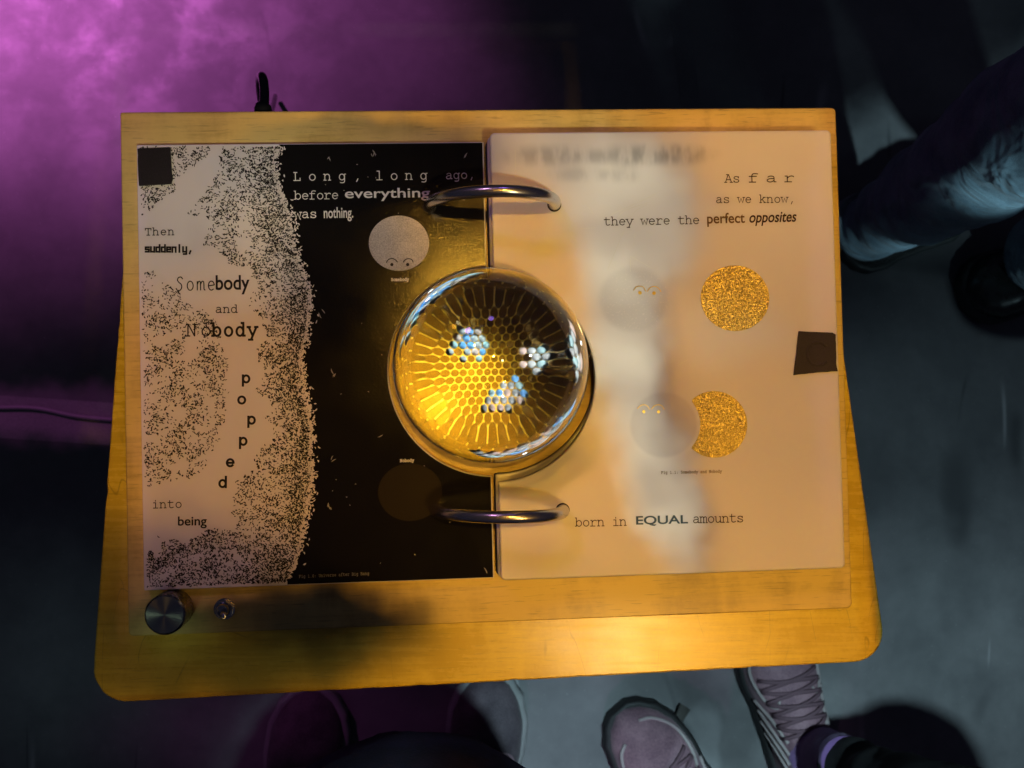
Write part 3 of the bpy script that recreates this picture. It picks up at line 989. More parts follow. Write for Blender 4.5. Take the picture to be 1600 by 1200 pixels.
L = lambda *p: ('l', list(p))
C = lambda *p: ('c', list(p))
G = {
    'a': [C((.30, .84), (.48, .98), (.75, 1.0), (.95, .9), (1.0, .7)), L((1.0, .7), (1.0, .02), (1.22, .02)), C((1.0, .56), (.6, .57), (.28, .45), (.2, .24), (.35, .04), (.6, .0), (.82, .1), (1.0, .28))],
    'b': [L((.1, 1.45), (.3, 1.45), (.3, .02), (.1, .02)), ell(.75, .5, .44, .5)],
    'c': [C((1.1, .72), (1.0, .92), (.72, 1.0), (.4, .9), (.25, .5), (.4, .1), (.72, 0), (1.0, .07), (1.15, .2)), L((1.1, 1.0), (1.1, .7))],
    'd': [L((.82, 1.45), (1.06, 1.45), (1.06, .02), (1.27, .02)), ell(.62, .5, .44, .5)],
    'e': [L((.26, .53), (1.16, .53)), ell(.7, .5, .46, .5, 4, 318, 26)],
    'f': [L((.2, .98), (1.05, .98)), ('c', [(.52, 0), (.52, .5), (.52, 1.05), (.62, 1.38), (.9, 1.46), (1.2, 1.40)]), L((.2, 0), (.95, 0))],
    'g': [ell(.62, .5, .42, .5), ('c', [(1.05, 1.0), (1.05, .4), (1.05, -.15), (.93, -.4), (.65, -.46), (.35, -.42)]), L((1.05, .99), (1.25, .99))],
    'h': [L((.08, 1.45), (.28, 1.45), (.28, 0)), C((.28, .68), (.45, .92), (.7, 1.0), (.95, .9), (1.05, .62)), L((1.05, .62), (1.05, 0)), L((.08, 0), (.48, 0)), L((.85, 0), (1.25, 0))],
    'i': [L((.35, .99), (.72, .99), (.72, 0)), L((.3, 0), (1.15, 0)), L((.70, 1.28), (.70, 1.44))],
    'k': [L((.1, 1.45), (.3, 1.45), (.3, 0)), L((.1, 0), (.48, 0)), L((1.0, .99), (.3, .42)), L((.55, .62), (1.08, 0)), L((.8, .99), (1.2, .99)), L((.88, 0), (1.25, 0))],
    'l': [L((.35, 1.45), (.72, 1.45), (.72, 0)), L((.28, 0), (1.16, 0))],
    'm': [L((.0, .99), (.18, .99), (.18, 0)), C((.18, .75), (.3, .93), (.46, 1.0), (.62, .92), (.68, .7)), L((.68, .7), (.68, 0)), C((.68, .75), (.8, .93), (.96, 1.0), (1.12, .92), (1.18, .7)), L((1.18, .7), (1.18, 0)), L((.02, 0), (.34, 0)), L((.56, 0), (.84, 0)), L((1.06, 0), (1.36, 0))],
    'n': [L((.08, .99), (.28, .99), (.28, 0)), C((.28, .68), (.45, .92), (.7, 1.0), (.95, .9), (1.05, .62)), L((1.05, .62), (1.05, 0)), L((.08, 0), (.48, 0)), L((.85, 0), (1.25, 0))],
    'o': [ell(.7, .5, .47, .5)],
    'p': [L((.1, .99), (.3, .99), (.3, -.45)), ell(.75, .5, .44, .5), L((.1, -.45), (.58, -.45))],
    'r': [L((.2, .99), (.45, .99), (.45, 0)), C((.45, .62), (.65, .88), (.9, 1.0), (1.12, .96), (1.2, .86)), L((.15, 0), (.95, 0))],
    's': [C((1.05, .74), (.95, .92), (.7, 1.0), (.4, .93), (.3, .74), (.45, .58), (.75, .5), (1.0, .42), (1.12, .25), (1.0, .07), (.7, 0), (.42, .06), (.28, .24)), L((1.06, .98), (1.06, .72)), L((.27, .02), (.27, .28))],
    't': [('c', [(.48, 1.36), (.48, .8), (.48, .3), (.56, .07), (.8, 0), (1.15, .1)]), L((.15, .99), (1.1, .99))],
    'u': [L((.08, .99), (.28, .99), (.28, .38)), C((.28, .38), (.36, .1), (.6, 0), (.86, .1), (1.05, .34)), L((.85, .99), (1.05, .99), (1.05, .02), (1.25, .02))],
    'v': [L((.2, .99), (.7, 0), (1.2, .99)), L((.02, .99), (.42, .99)), L((.98, .99), (1.38, .99))],
    'w': [L((.14, .99), (.4, 0), (.7, .8), (1.0, 0), (1.26, .99)), L((-.02, .99), (.36, .99)), L((1.04, .99), (1.42, .99))],
    'y': [L((.2, .99), (.7, .02)), L((1.2, .99), (.5, -.45)), L((.2, -.45), (.7, -.45)), L((.02, .99), (.4, .99)), L((1.0, .99), (1.38, .99))],
    'A': [L((.18, 0), (.66, 1.33), (.74, 1.33), (1.22, 0)), L((.36, .46), (1.04, .46)), L((.0, 0), (.42, 0)), L((.98, 0), (1.4, 0)), L((.36, 1.33), (.7, 1.33))],
    'B': [L((.3, 0), (.3, 1.33)), C((.15, 1.33), (.75, 1.33), (1.05, 1.18), (1.08, .95), (.9, .73), (.3, .70)), C((.3, .70), (.9, .70), (1.18, .55), (1.18, .2), (.9, 0), (.15, 0))],
    'F': [L((.15, 1.33), (1.15, 1.33), (1.15, 1.0)), L((.38, 1.33), (.38, 0)), L((.38, .68), (.85, .68)), L((.85, .52), (.85, .84)), L((.15, 0), (.75, 0))],
    'L': [L((.12, 1.33), (.65, 1.33)), L((.38, 1.33), (.38, .02)), L((.12, 0), (1.15, 0), (1.15, .38))],
    'N': [L((.08, 1.33), (.32, 1.33), (1.05, .05)), L((.28, 1.33), (.28, 0)), L((1.08, 1.33), (1.08, .0)), L((.86, 1.33), (1.3, 1.33)), L((.06, 0), (.5, 0))],
    'S': [C((1.05, .98), (.95, 1.24), (.68, 1.35), (.4, 1.26), (.28, 1.0), (.42, .78), (.75, .68), (1.05, .54), (1.14, .3), (1.0, .06), (.68, -.02), (.4, .05), (.27, .3))],
    'T': [L((.15, 1.0), (.15, 1.33), (1.25, 1.33), (1.25, 1.0)), L((.7, 1.33), (.7, 0)), L((.4, 0), (1.0, 0))],
    'U': [L((.28, 1.33), (.28, .42)), C((.28, .42), (.38, .1), (.7, 0), (1.02, .1), (1.12, .42)), L((1.12, .42), (1.12, 1.33)), L((.08, 1.33), (.48, 1.33)), L((.92, 1.33), (1.32, 1.33))],
    '1': [L((.35, 1.12), (.72, 1.36), (.72, 0)), L((.3, 0), (1.12, 0))],
    '0': [ell(.7, .67, .4, .68)],
    '.': [ell(.7, .06, .06, .06, 0, 360, 8)],
    ':': [ell(.7, .08, .06, .06, 0, 360, 8), ell(.7, .72, .06, .06, 0, 360, 8)],
    ',': [L((.80, .2), (.58, -.28))],
    # heavy square letters
    '*s': [L((1.2, .92), (.25, .92), (.25, .52), (1.15, .52), (1.15, .08), (.2, .08))], '*u': [L((.25, 1.0), (.25, .08), (1.15, .08)), L((1.15, 1), (1.15, 0))],
    '*d': [L((1.15, 1.4), (1.15, 0)), L((1.15, .92), (.25, .92), (.25, .08), (1.15, .08))], '*e': [L((.25, .5), (1.15, .5), (1.15, .92), (.25, .92), (.25, .08), (1.2, .08))],
    '*n': [L((.25, 0), (.25, .92), (1.15, .92), (1.15, 0))], '*l': [L((.7, 1.4), (.7, 0))], '*y': [L((.25, 1), (.25, .08), (1.15, .08)), L((1.15, 1), (1.15, -.36), (.35, -.36))], '*,': [L((.85, .25), (.55, -.3))],
    # light marker letters
    '!S': [C((1.12, 1.25), (.9, 1.45), (.55, 1.38), (.4, 1.12), (.6, .86), (.9, .66), (1.0, .35), (.8, .02), (.4, -.02), (.2, .2))], '!o': [ell(.7, .48, .42, .5)],
    '!m': [L((.2, .95), (.2, 0)), C((.2, .6), (.38, .92), (.58, .95), (.66, .7), (.66, 0)), C((.66, .6), (.84, .92), (1.05, .95), (1.14, .7), (1.16, .1), (1.3, 0))],
    '!e': [L((.28, .46), (1.06, .55)), ell(.7, .48, .42, .5, 8, 310, 22)],
    # plain bold letters for single scattered glyphs
    '^p': [L((.3, 1.0), (.3, -.42)), ell(.74, .5, .42, .46)], '^o': [ell(.7, .5, .46, .46)], '^e': [L((.26, .5), (1.14, .5)), ell(.7, .5, .45, .46, 0, 320, 24)], '^d': [L((1.1, 1.42), (1.1, 0)), ell(.66, .5, .42, .46)],
}


def ribbon(bm, pts, wd, place, z):
    """flat stroke with mitred joins; place maps letter units to the page"""
    P = [Vector(place(*p)) for p in pts]
    Q = [P[0]]
    for p in P[1:]:
        if (p - Q[-1]).length > 1e-7:
            Q.append(p)
    n = len(Q)
    closed = n > 3 and (Q[0] - Q[-1]).length < wd * .2
    if closed:
        Q = Q[:-1]; n -= 1
    prev = None; first = None
    for i in range(n):
        a = Q[i - 1] if (closed or i > 0) else None
        c = Q[(i + 1) % n] if (closed or i < n - 1) else None
        d0 = (Q[i] - a).normalized() if a is not None else None
        d1 = (c - Q[i]).normalized() if c is not None else None
        d0 = d0 or d1; d1 = d1 or d0
        n0 = Vector((-d0.y, d0.x)); n1 = Vector((-d1.y, d1.x))
        m = n0 + n1
        m = m.normalized() if m.length > 1e-6 else n0
        k = min(1.5, 1 / max(.35, m.dot(n0)))
        ext = Vector((0, 0))
        if not closed:
            if i == 0:
                ext = -d1 * wd * .35
            if i == n - 1:
                ext = d0 * wd * .35
        pa = bm.verts.new((*(Q[i] + ext + m * wd * .5 * k), z)); pb = bm.verts.new((*(Q[i] + ext - m * wd * .5 * k), z))
        if prev:
            bm.faces.new((prev[0], prev[1], pb, pa))
        else:
            first = (pa, pb)
        prev = (pa, pb)
    if closed:
        bm.faces.new((prev[0], prev[1], first[1], first[0]))


def tw(text, u0, v0, u1, v1, xh, parent, z, m, wt=.13, sx=None, style='', track=None):
    """typewriter-like line from baseline start (u0, v0) to baseline end (u1, v1), photo pixels"""
    zz = z + .0003
    a, b_ = at(u0, v0, zz).xy, at(u1, v1, zz).xy
    k = (at(u0 + 10, v0, zz) - at(u0, v0, zz)).length / 10
    dx = (b_ - a).normalized(); dy = Vector((-dx.y, dx.x))
    sx = (sx or xh) * k
    sy = xh * k
    n = len(text)
    tot = (b_ - a).length
    pitch = (tot - 1.4 * sx) / max(1, n - 1)
    bm = bmesh.new()
    zc = 0
    for i, ch in enumerate(text):
        if ch == ' ':
            continue
        o = a + dx * pitch * i
        for typ, pts in G.get(style + ch, G.get(ch, [])):
            if typ == 'c':
                pts = [tuple(q) for q in crom([Vector(p).to_2d() for p in pts], 5)]
            zc += 1
            ribbon(bm, pts, wt * (sx + sy) * .5, lambda x, y: o + dx * x * sx + dy * y * sy, ZB + zz + (zc % 12) * 2.5e-6)
    return fin('lettering', bm, m, parent)


def ft(text, u0, v0, u1, v1, top, parent, z, m, offset=.02, shear=0.0):
    """bold sans line: baseline from (u0, v0) to (u1, v1); top = photo row of its tallest letter at the start"""
    cu = bpy.data.curves.new('lettering', 'FONT')
    cu.body = text
    cu.size = 1
    cu.offset = offset
    cu.shear = shear
    ob = bpy.data.objects.new('tmp', cu)
    COL.objects.link(ob)
    bpy.context.view_layer.update()
    me = bpy.data.meshes.new_from_object(ob.evaluated_get(bpy.context.evaluated_depsgraph_get()))
    bpy.data.objects.remove(ob)
    bpy.data.curves.remove(cu)
    xs = [v.co.x for v in me.vertices]; ys = [v.co.y for v in me.vertices]
    x0, x1, yt = min(xs), max(xs), max(ys)
    zz = z + .0003
    a, b_ = at(u0, v0, zz).xy, at(u1, v1, zz).xy
    h = (at(u0, top, zz).xy - a).length
    dx = (b_ - a).normalized(); dy = Vector((-dx.y, dx.x))
    L_ = (b_ - a).length
    for v in me.vertices:
        q = a + dx * L_ * (v.co.x - x0) / (x1 - x0) + dy * h * v.co.y / yt
        v.co = (q.x, q.y, ZB + zz)
    return link('lettering', me, m, parent)


zl, zr = PZ_L, PZ_R
tw('Long,', 458, 282, 565, 281, 9.5, pl, zl, WHITEINK, .14)
tw('long', 586, 281, 669, 280, 9.5, pl, zl, WHITEINK, .14)
tw('ago,', 696, 279.5, 743, 278.5, 8.6, pl, zl, WHITEINK, .14)
tw('before', 459, 311.5, 530, 310.5, 9, pl, zl, WHITEINK, .14)
ft('everything', 539, 309.5, 672, 308, 294.5, pl, zl, WHITEINK, .012)
tw('yo.', 719, 307.5, 757, 307, 10, pl, zl, WHITEINK, .14)
tw('was', 459, 340.5, 496, 340, 9, pl, zl, WHITEINK, .16)
ft('nothing.', 506, 340.5, 552, 339.8, 324, pl, zl, WHITEINK, .015)
tw('Somebody', 611, 439, 639, 438.5, 3.2, pl, zl, WHITEINK, .30, 2.4)
tw('Nobody', 625, 722, 647, 721.5, 3.2, pl, zl, WHITEINK, .30, 2.6)
tw('Fig 1.0: Universe after Big Bang', 467, 903, 577, 898, 3.2, pl, zl, GREYINK, .22, 2.4)
tw('Then', 226, 367.5, 273, 367, 8, pl, zl, INKFLAT, .17)
tw('suddenly,', 226, 394, 301, 394, 8.5, pl, zl, INKFLAT, .40, 5.8, '*')
tw('Some', 273, 453.5, 338, 453, 14.5, pl, zl, INKFLAT, .13, 11, '!')
ft('body', 337, 452.5, 390, 452, 430, pl, zl, INKFLAT, .018)
tw('and', 336, 488.5, 372, 488.5, 8.5, pl, zl, INKFLAT, .16)
tw('No', 290, 525, 331, 525, 14, pl, zl, INKFLAT, .15, 13)
tw('body', 330, 525, 403, 524.5, 14, pl, zl, INKFLAT, .27, 12)
for ch, u, v, s in (('p', 384.5, 598, 12), ('o', 378, 631, 12), ('p', 393, 662.5, 12), ('p', 380, 695.5, 12), ('e', 360, 729, 12), ('d', 348.5, 761.5, 12)):
    tw(ch, u - 8.4, v, u + 8.4, v, s, pl, zl, INKFLAT, .30, 11.5, '^')
tw('into', 237, 794, 285, 793, 8.5, pl, zl, INKFLAT, .16)
ft('being', 278, 821, 323, 820.5, 807, pl, zl, INKFLAT, .014)

tw('As', 1132, 285, 1157, 284.8, 9, pr, zr, BROWNINK, .145)
tw('far', 1168, 284.6, 1243, 284, 9, pr, zr, BROWNINK, .13, 13.5)
tw('as we know,', 1118, 317, 1243, 316.4, 8.3, pr, zr, BROWNINK, .145)
tw('they were the', 943, 352, 1094, 349.5, 8.8, pr, zr, BROWNINK, .145)
ft('perfect', 1105, 349, 1164, 347.8, 333, pr, zr, OLIVEINK, .016)
ft('opposites', 1171, 347.6, 1245, 346, 332, pr, zr, BROWNINK, .016, .25)
tw('born in', 898, 822.5, 980, 821, 9, pr, zr, BROWNINK, .145)
ft('EQUAL', 994, 819.5, 1075, 817.5, 806.5, pr, zr, SLATEINK, .018)
tw('amounts', 1082, 817, 1163, 815.5, 9, pr, zr, BROWNINK, .145)
tw('Fig 1.1: Somebody and Nobody', 1033, 740.5, 1128, 738.5, 3.0, pr, zr, OLIVEINK, .22, 2.3)


def eyes(parent, z, m, arcs, dots, wd, dr):
    bm = bmesh.new()
    zz = z + .00055
    for n_, tr in enumerate(arcs):
        pts = crom([at(u, v, zz).xy for u, v in tr], 8)
        ribbon(bm, [tuple(q) for q in pts], wd / 2550, lambda x, y: (x, y), ZB + zz)
    for u, v in dots:
        c = at(u, v, zz)
        slab(bm, circle(c.x, c.y, dr / 2550, 20), None, ZB + zz)
    return fin('eyes', bm, m, parent)


eyes(pl, zl, INKFLAT, [[(603.6, 410), (607, 405.6), (612, 404), (617, 405.4), (621, 409.5)], [(630, 409.5), (633.5, 405.8), (638, 404.2), (643, 405.4), (645.6, 409.5)]],
     [(612.3, 413.4), (637, 413.4)], 1.5, 2.6)
GOLDF = m_plain('gold foil', (.95, .62, .12), .35, 1.0, 400, .1)
eyes(pr, zr, GOLDF, [[(990, 453.5), (994, 448.5), (1000, 447), (1005, 448.6), (1009, 455)], [(1011.5, 455.5), (1016, 449.5), (1022, 447.6), (1028, 449.4), (1033, 456)]],
     [(1000, 457.5), (1022, 458)], 1.1, 2.8)
eyes(pr, zr, GOLDF, [[(996, 638.5), (1001, 633.8), (1006.5, 632.5), (1011, 634), (1015, 639.5)], [(1018, 639), (1023, 634), (1029, 632.5), (1034, 634), (1038, 639.5)]],
     [(1006, 643.2), (1029, 643.4)], 1.0, 2.4)

# scratches on the right page
zz = PZ_R + .00025
rng = random.Random(5)
SCRM = m_plain('scratched acrylic', (.86, .80, .70), .25)
SCR = [[(950, 420), (985, 340), (1010, 320)], [(985, 400), (985, 425)], [(985, 400), (1020, 420)], [(955, 335), (1000, 315), (1030, 300)], [(1065, 530), (1085, 518)],
       [(1055, 528), (1080, 532)], [(905, 692), (960, 708)], [(1135, 592), (1150, 605)], [(1060, 570), (1075, 562)], [(805, 230), (806, 410)], [(960, 350), (975, 330), (1015, 316)], [(1035, 545), (1045, 590)]]
for q in range(14):
    u, v = rng.uniform(880, 1120), rng.uniform(300, 560)
    a = rng.uniform(0, PI); l_ = rng.uniform(8, 30)
    SCR.append([(u, v), (u + l_ * math.cos(a), v + l_ * math.sin(a))])
for n_, s in enumerate(SCR):
    pts = crom([at(u, v, zz).xy for u, v in s], 6)
    bm = bmesh.new()
    ribbon(bm, [tuple(q) for q in pts], .45 / 2600, lambda x, y: (x, y), ZB + zz + n_ * 2e-6)
    fin('scratch', bm, SCRM, pr)

# rings, with dark discs painted as the shade in their holes
rz = ZB
for (ua, va, ub, vb, pu, pv_) in ((671, 323, 866, 320, 762, 295), (680, 796, 879, 797, 782, 806)):
    a = at(ua, va, PZ_L); b_ = at(ub, vb, PZ_R)
    bm = bmesh.new()
    mid = Vector(((a.x + b_.x) / 2, (a.y + b_.y) / 2, 0))
    rx = (b_.x - a.x) / 2
    pts = []
    for k in range(0, 61):
        th = PI * (1.03 - 1.06 * k / 60)
        x = mid.x + rx * math.cos(th)
        base = (ZB + PZ_L) + (PZ_R - PZ_L) * (x - a.x) / (2 * rx)
        s = math.sin(th)
        pts.append(Vector((x, a.y + (b_.y - a.y) * (x - a.x) / (2 * rx), ZB + PZ_L + (PZ_R - PZ_L) * (x - a.x) / (2 * rx) + .040 * (abs(s) ** .9 if s > 0 else -abs(s) * 1.4))))
    tube(bm, pts, .0037, 24)
    fin('ring', bm, STEEL, book, smooth=180)
    for c, z, par in ((a, PZ_L, pl), (b_, PZ_R, pr)):
        bm = bmesh.new()
        slab(bm, circle(c.x, c.y, .0043, 32), None, ZB + z + .00022)
        fin('ring_hole_shade', bm, m_plain('hole shade', (.02, .016, .014), .9) if 'hole shade' not in bpy.data.materials else bpy.data.materials['hole shade'], par)


# ------------------------------------------------------------------ felt square and tape tab
def flat_thing(name, px, z, thick, m, org):
    bm = bmesh.new()
    P = [at(u, v, z).xy for u, v in px]
    fine = []
    for i in range(len(P)):
        for k in range(6):
            q = P[i].lerp(P[(i + 1) % len(P)], k / 6)
            fine.append(q + Vector((noise.noise(Vector((q.x * 300, q.y * 300, 0))), noise.noise(Vector((q.x * 300, q.y * 300, 4))))) * .0003)
    slab(bm, fine, ZB + z + .0003, ZB + z + thick)
    c = sum(P, Vector((0, 0))) / len(P)
    return fin(name, bm, m, None, origin=(c.x, c.y, ZB + z + .0003), bevel=.0003)


fs = flat_thing('felt_square', [(216, 233), (267, 231), (269, 266), (270.5, 280), (269, 288), (218, 291)], PZ_L, .0018, FELT, None)
tag(fs, 'matt black square patch on the speckled top left corner of the left page', 'patch')
tt = flat_thing('tape_patch', [(1247, 518), (1300, 520), (1305, 523), (1306, 566), (1308, 580), (1276, 582), (1239, 586.5)], PZ_R, .0012, TAPE, None)
tag(tt, 'brownish black tape patch with a raised C shape, over the right page edge', 'tape')
bm = bmesh.new()
c = at(1278, 553, PZ_R + .0012)
tube(bm, [Vector((c.x + .0068 * math.cos(a_), c.y + .0072 * math.sin(a_), ZB + PZ_R + .0008)) for a_ in [math.radians(40 + 280 * k / 30) for k in range(31)]], .0011, 10, flat=.9)
fin('raised_letter', bm, TAPE, tt, smooth=180)


# ------------------------------------------------------------------ people seen from above
def loft(bm, secs):
    rings = [[bm.verts.new(p) for p in s] for s in secs]
    n = len(rings[0])
    for a, b_ in zip(rings, rings[1:]):
        for k in range(n):
            bm.faces.new((a[k], a[(k + 1) % n], b_[(k + 1) % n], b_[k]))
    bm.faces.new(rings[0][::-1]); bm.faces.new(rings[-1])
    return rings


def tabv(tab, x):
    for (a, va), (b_, vb) in zip(tab, tab[1:]):
        if a <= x <= b_:
            t_ = (x - a) / (b_ - a)
            t_ = t_ * t_ * (3 - 2 * t_)
            return va + (vb - va) * t_
    return tab[-1][1] if x > tab[-1][0] else tab[0][1]


HW = [(0, .010), (.04, .024), (.12, .031), (.35, .034), (.52, .038), (.70, .046), (.80, .046), (.90, .038), (.96, .025), (1, .008)]
HT = [(0, .070), (.05, .088), (.25, .095), (.42, .088), (.55, .076), (.70, .060), (.82, .052), (.92, .043), (1, .028)]


LACEM = m_plain('maroon laces', (.13, .07, .09), .8)


def shoe(person, heel, toe, mu, ms, ml, scale=1.0, piping=None, laces=True, bend=.0):
    heel = Vector((heel.x, heel.y, 0)); toe = Vector((toe.x, toe.y, 0))
    Ld = (toe - heel).length
    f = (toe - heel).normalized(); s = Vector((f.y, -f.x, 0))

    def P(t_, ang, grow=0.0):
        w_ = tabv(HW, t_) * scale + grow; h_ = tabv(HT, t_) * scale
        ca, sa = math.cos(ang), math.sin(ang)
        x = w_ * (abs(ca) ** .75) * (1 if ca > 0 else -1)
        z = .016 + (h_ - .016) * (max(0, sa) ** .8) + (grow if sa > 0 else 0)
        return heel + f * (t_ * Ld) + s * (x + bend * math.sin(t_ * PI)) + Vector((0, 0, z))

    bm = bmesh.new()
    secs = []
    for i in range(29):
        t_ = i / 28
        secs.append([P(t_, PI * k / 18) for k in range(19)] + [P(t_, PI * k / 18) * 1 - Vector((0, 0, .006)) for k in (18, 0)])
    loft(bm, secs)
    u = fin('shoe', bm, mu, person, smooth=70)
    bm = bmesh.new()
    ol = []
    for i in range(33):
        t_ = i / 32
        ol.append((heel + f * ((t_ * 1.035 - .017) * Ld) + s * (tabv(HW, t_) * scale + .006 + bend * math.sin(t_ * PI))).xy)
    for i in range(32, -1, -1):
        t_ = i / 32
        ol.append((heel + f * ((t_ * 1.035 - .017) * Ld) - s * (tabv(HW, t_) * scale + .006 - bend * math.sin(t_ * PI))).xy)
    slab(bm, ol, .0005, .024)
    fin('sole', bm, ms, u, smooth=40, bevel=.005, seg=3)
    if laces:
        bm = bmesh.new()
        for i in range(5):
            t0 = .46 + i * .055
            for sg in (1, -1):
                a0, a1 = PI / 2 + sg * .75, PI / 2 - sg * .75
                pts = [P(t0 + .05 * k / 8, a0 + (a1 - a0) * k / 8, .003) for k in range(9)]
                tube(bm, pts, .0026, 8, flat=.6)
        fin('laces', bm, LACEM, u, smooth=180)
    if piping:
        bm = bmesh.new()
        for seq in piping:
            pts = crom([P(t_, a_, .0012) for t_, a_ in seq], 8)
            tube(bm, pts, .0022, 8, flat=.6)
        fin('piping', bm, ml, u, smooth=180)
    return u, P


def limb(bm, pts, rads, seg=40, wr=.004, fr=22, seed=0.0, flat=1.0):
    """a trouser leg or torso with soft folds"""
    q = crom(pts, 10)
    rr = []
    for i in range(len(q)):
        x = i / (len(q) - 1) * (len(rads) - 1)
        j = min(int(x), len(rads) - 2)
        t_ = x - j
        t_ = t_ * t_ * (3 - 2 * t_)
        rr.append(rads[j] * (1 - t_) + rads[j + 1] * t_)
    rings = tube(bm, q, rr, seg, True, flat)
    for i, r in enumerate(rings):
        for v in r:
            d = (v.co - q[i]).normalized()
            n_ = noise.noise(Vector((v.co.x * fr, v.co.y * fr, v.co.z * fr * 1.7 + seed))) + .5 * noise.noise(Vector((v.co.x * fr * 2.3, v.co.y * fr * 2.3, v.co.z * fr * 3 + seed)))
            v.co += d * n_ * wr * (1 + 2.2 * math.exp(-i / 9))


def P3(u, v, h):
    return at(u, v, h - ZB)


DARKCL = m_cloth('black trousers', (.006, .006, .007), (.012, .012, .014), sheen=0)
SKINM = m_plain('skin', (.42, .25, .18), .55, 0, 60, .12)

# photographer: dark trainers and the hem of a navy fleece
ph = empty('person', (-.02, -.52, 0))
tag(ph, 'person in navy fleece and two dark purple-grey trainers at the near edge of the lectern', 'person')
dsu = m_cloth('dark trainer upper', (.04, .027, .037), (.13, .10, .115), 700, .8, .1, 25)
dss = m_plain('grey trainer sole', (.22, .22, .22), .6)
dsl = m_plain('dull trainer trim', (.24, .15, .18), .6)
pip = [[(.50, .5), (.62, .62), (.70, 1.0), (.70, 1.55), (.66, 2.0), (.56, 2.5)], [(.45, .8), (.62, 1.2)]]
shoe(ph, P3(425, 1420, .02), P3(492, 1078, .02), dsu, dss, dsl, 1.0, pip, False, .004)
shoe(ph, P3(715, 1415, .02), P3(768, 1052, .02), dsu, dss, dsl, 1.0, pip, False, .006)
bm = bmesh.new()
for hx, ax in ((-.11, P3(425, 1370, .1)), (.07, P3(715, 1370, .1))):
    limb(bm, [(ax.x, ax.y - .02, .07), (ax.x, ax.y - .03, .30), (ax.x * .9 + hx * .1, -.60, .5), (hx, -.62, .75), (hx * .8, -.64, .92)], [.05, .055, .065, .085, .10], 32, .005, 20, hx)
fin('trousers', bm, DARKCL, ph, smooth=180)
FLEECE = m_cloth('navy fleece', (.006, .005, .030), (.016, .012, .062), 700, 1.0, .03, 80)
bm = bmesh.new()
fr_ = P3(638, 1164, .62)
limb(bm, [(fr_.x, fr_.y - .155, .585), (fr_.x, fr_.y - .14, .60), (fr_.x, fr_.y - .135, .66), (fr_.x, fr_.y - .22, .80), (fr_.x + .02, fr_.y - .33, 1.0), (fr_.x + .03, -.68, 1.30)],
     [.10, .13, .135, .15, .165, .17], 72, .003, 26, 5.0)
fin('fleece', bm, FLEECE, ph, smooth=180)

# person with pink trainers, bottom right
pp = empty('person', (.36, -.50, 0))
tag(pp, 'person in dusty pink trainers, purple socks and black trousers beside the lectern', 'person')
psu = m_cloth('dusty pink upper', (.15, .075, .105), (.33, .19, .225), 500, .75, .15, 30)
pss = m_plain('black rubber sole', (.012, .011, .012), .6)
psl = m_plain('pale piping', (.36, .30, .30), .6)
loops = [[(.94, 1.25), (.90, .85), (.80, .55), (.68, .62), (.62, .95), (.66, 1.15)], [(.90, 1.95), (.86, 2.35), (.76, 2.6), (.64, 2.4), (.60, 2.1), (.64, 1.9)],
         [(.62, 2.9), (.54, 2.5), (.44, 2.2)], [(.56, 3.0), (.48, 2.6), (.38, 2.3)], [(.50, 3.05), (.42, 2.7), (.33, 2.4)], [(.44, 3.05), (.36, 2.75), (.28, 2.5)],
         [(.62, .25), (.54, .6), (.46, .9)], [(.56, .2), (.48, .55), (.38, .85)], [(.10, 2.6), (.2, 2.2), (.34, 2.0)], [(.10, .6), (.2, .9), (.34, 1.1)]]
uL, PL_ = shoe(pp, P3(1178, 1368, .02), P3(968, 1112, .02), psu, pss, psl, 1.03, loops)
uR, PR_ = shoe(pp, P3(1268, 1262, .02), P3(1196, 960, .02), psu, pss, psl, 1.03, loops)
bm = bmesh.new()
c = P3(1068, 1115, .012)
tube(bm, [P3(1052, 1140, .02), P3(1060, 1125, .016), P3(1071, 1104, .012)], [.0045, .006, .008], 10, flat=.4)
fin('strap_end', bm, m_plain('dark strap', (.06, .055, .05), .8), uL)
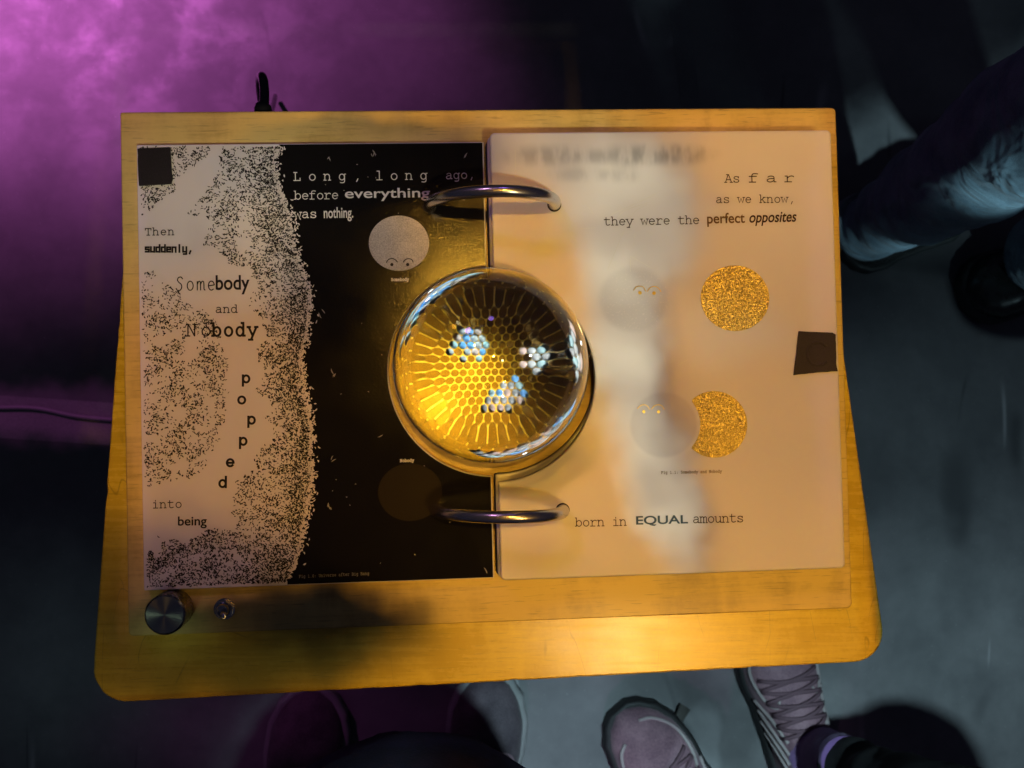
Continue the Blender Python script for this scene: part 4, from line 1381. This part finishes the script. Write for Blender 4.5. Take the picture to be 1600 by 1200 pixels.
# lace loop on the right trainer
bm = bmesh.new()
cc = [P3(1250, 1090, .06), P3(1262, 1072, .05), P3(1266, 1052, .045), P3(1256, 1050, .045), P3(1250, 1066, .05), P3(1258, 1094, .045), P3(1262, 1110, .04), P3(1250, 1118, .05)]
tube(bm, crom(cc, 8), .0042, 10, flat=.6)
fin('lace_loop', bm, m_plain('dark lace', (.10, .065, .07), .8), uR, smooth=180)
SOCK = m_cloth('purple sock', (.20, .10, .30), (.34, .18, .44), 900, .95, .2)
bm = bmesh.new()
ank = P3(1290, 1180, .10)
limb(bm, [P3(1268, 1172, .06), ank, P3(1306, 1184, .15), P3(1324, 1192, .19)], [.036, .031, .029, .029], 28, .001, 40, 2)
fin('sock', bm, SOCK, pp, smooth=180)
bm = bmesh.new()
limb(bm, [P3(1318, 1196, .165), P3(1378, 1226, .25), P3(1490, 1268, .38), P3(1700, 1350, .52), P3(2050, 1540, .72)], [.032, .036, .042, .058, .085], 32, .003, 20, 8)
limb(bm, [P3(1190, 1345, .10), P3(1260, 1420, .3), P3(1420, 1600, .5), P3(1760, 1800, .7)], [.045, .05, .065, .085], 32, .003, 20, 9)
fin('trousers', bm, DARKCL, pp, smooth=180)

# person in jeans, right
pj = empty('person', (.47, .22, 0))
tag(pj, 'person in loose blue jeans and dark shoes standing right of the lectern', 'person')
JEAN = m_cloth('washed denim', (.09, .16, .22), (.33, .46, .54), 1100, .9, .15, 20, 15)
jsu = m_plain('black leather', (.022, .024, .024), .28, 0, 50, .3)
jss = m_plain('dark sole', (.022, .024, .024), .6)
shoe(pj, P3(1500, 330, .02), P3(1312, 374, .02), jsu, jss, jss, 1.0, None, False)
shoe(pj, P3(1720, 400, .02), P3(1508, 462, .02), jsu, jss, jss, .92, None, False)
bm = bmesh.new()
limb(bm, [P3(1352, 352, .055), P3(1375, 344, .09), P3(1402, 328, .14), P3(1470, 290, .24), P3(1560, 235, .36), P3(1680, 170, .48), P3(2000, 60, .65)],
     [.037, .040, .045, .054, .062, .068, .08], 56, .006, 11, 3)
limb(bm, [P3(1640, 408, .07), P3(1665, 395, .12), P3(1760, 365, .3), P3(1950, 300, .5)], [.05, .055, .065, .08], 40, .006, 11, 6)
fin('jeans', bm, JEAN, pj, smooth=180)
bm = bmesh.new()
cu_ = []
for k in range(41):
    a_ = 2 * PI * k / 40
bm.free()
bm = bmesh.new()
tube(bm, crom([P3(1344, 352, .05), P3(1350, 350, .06), P3(1356, 349, .075)], 4), [.0405] * 9, 40)
fin('cuff', bm, m_cloth('denim hem', (.09, .12, .15), (.24, .30, .33), 1100, .9, .15, 40), pj, smooth=60)
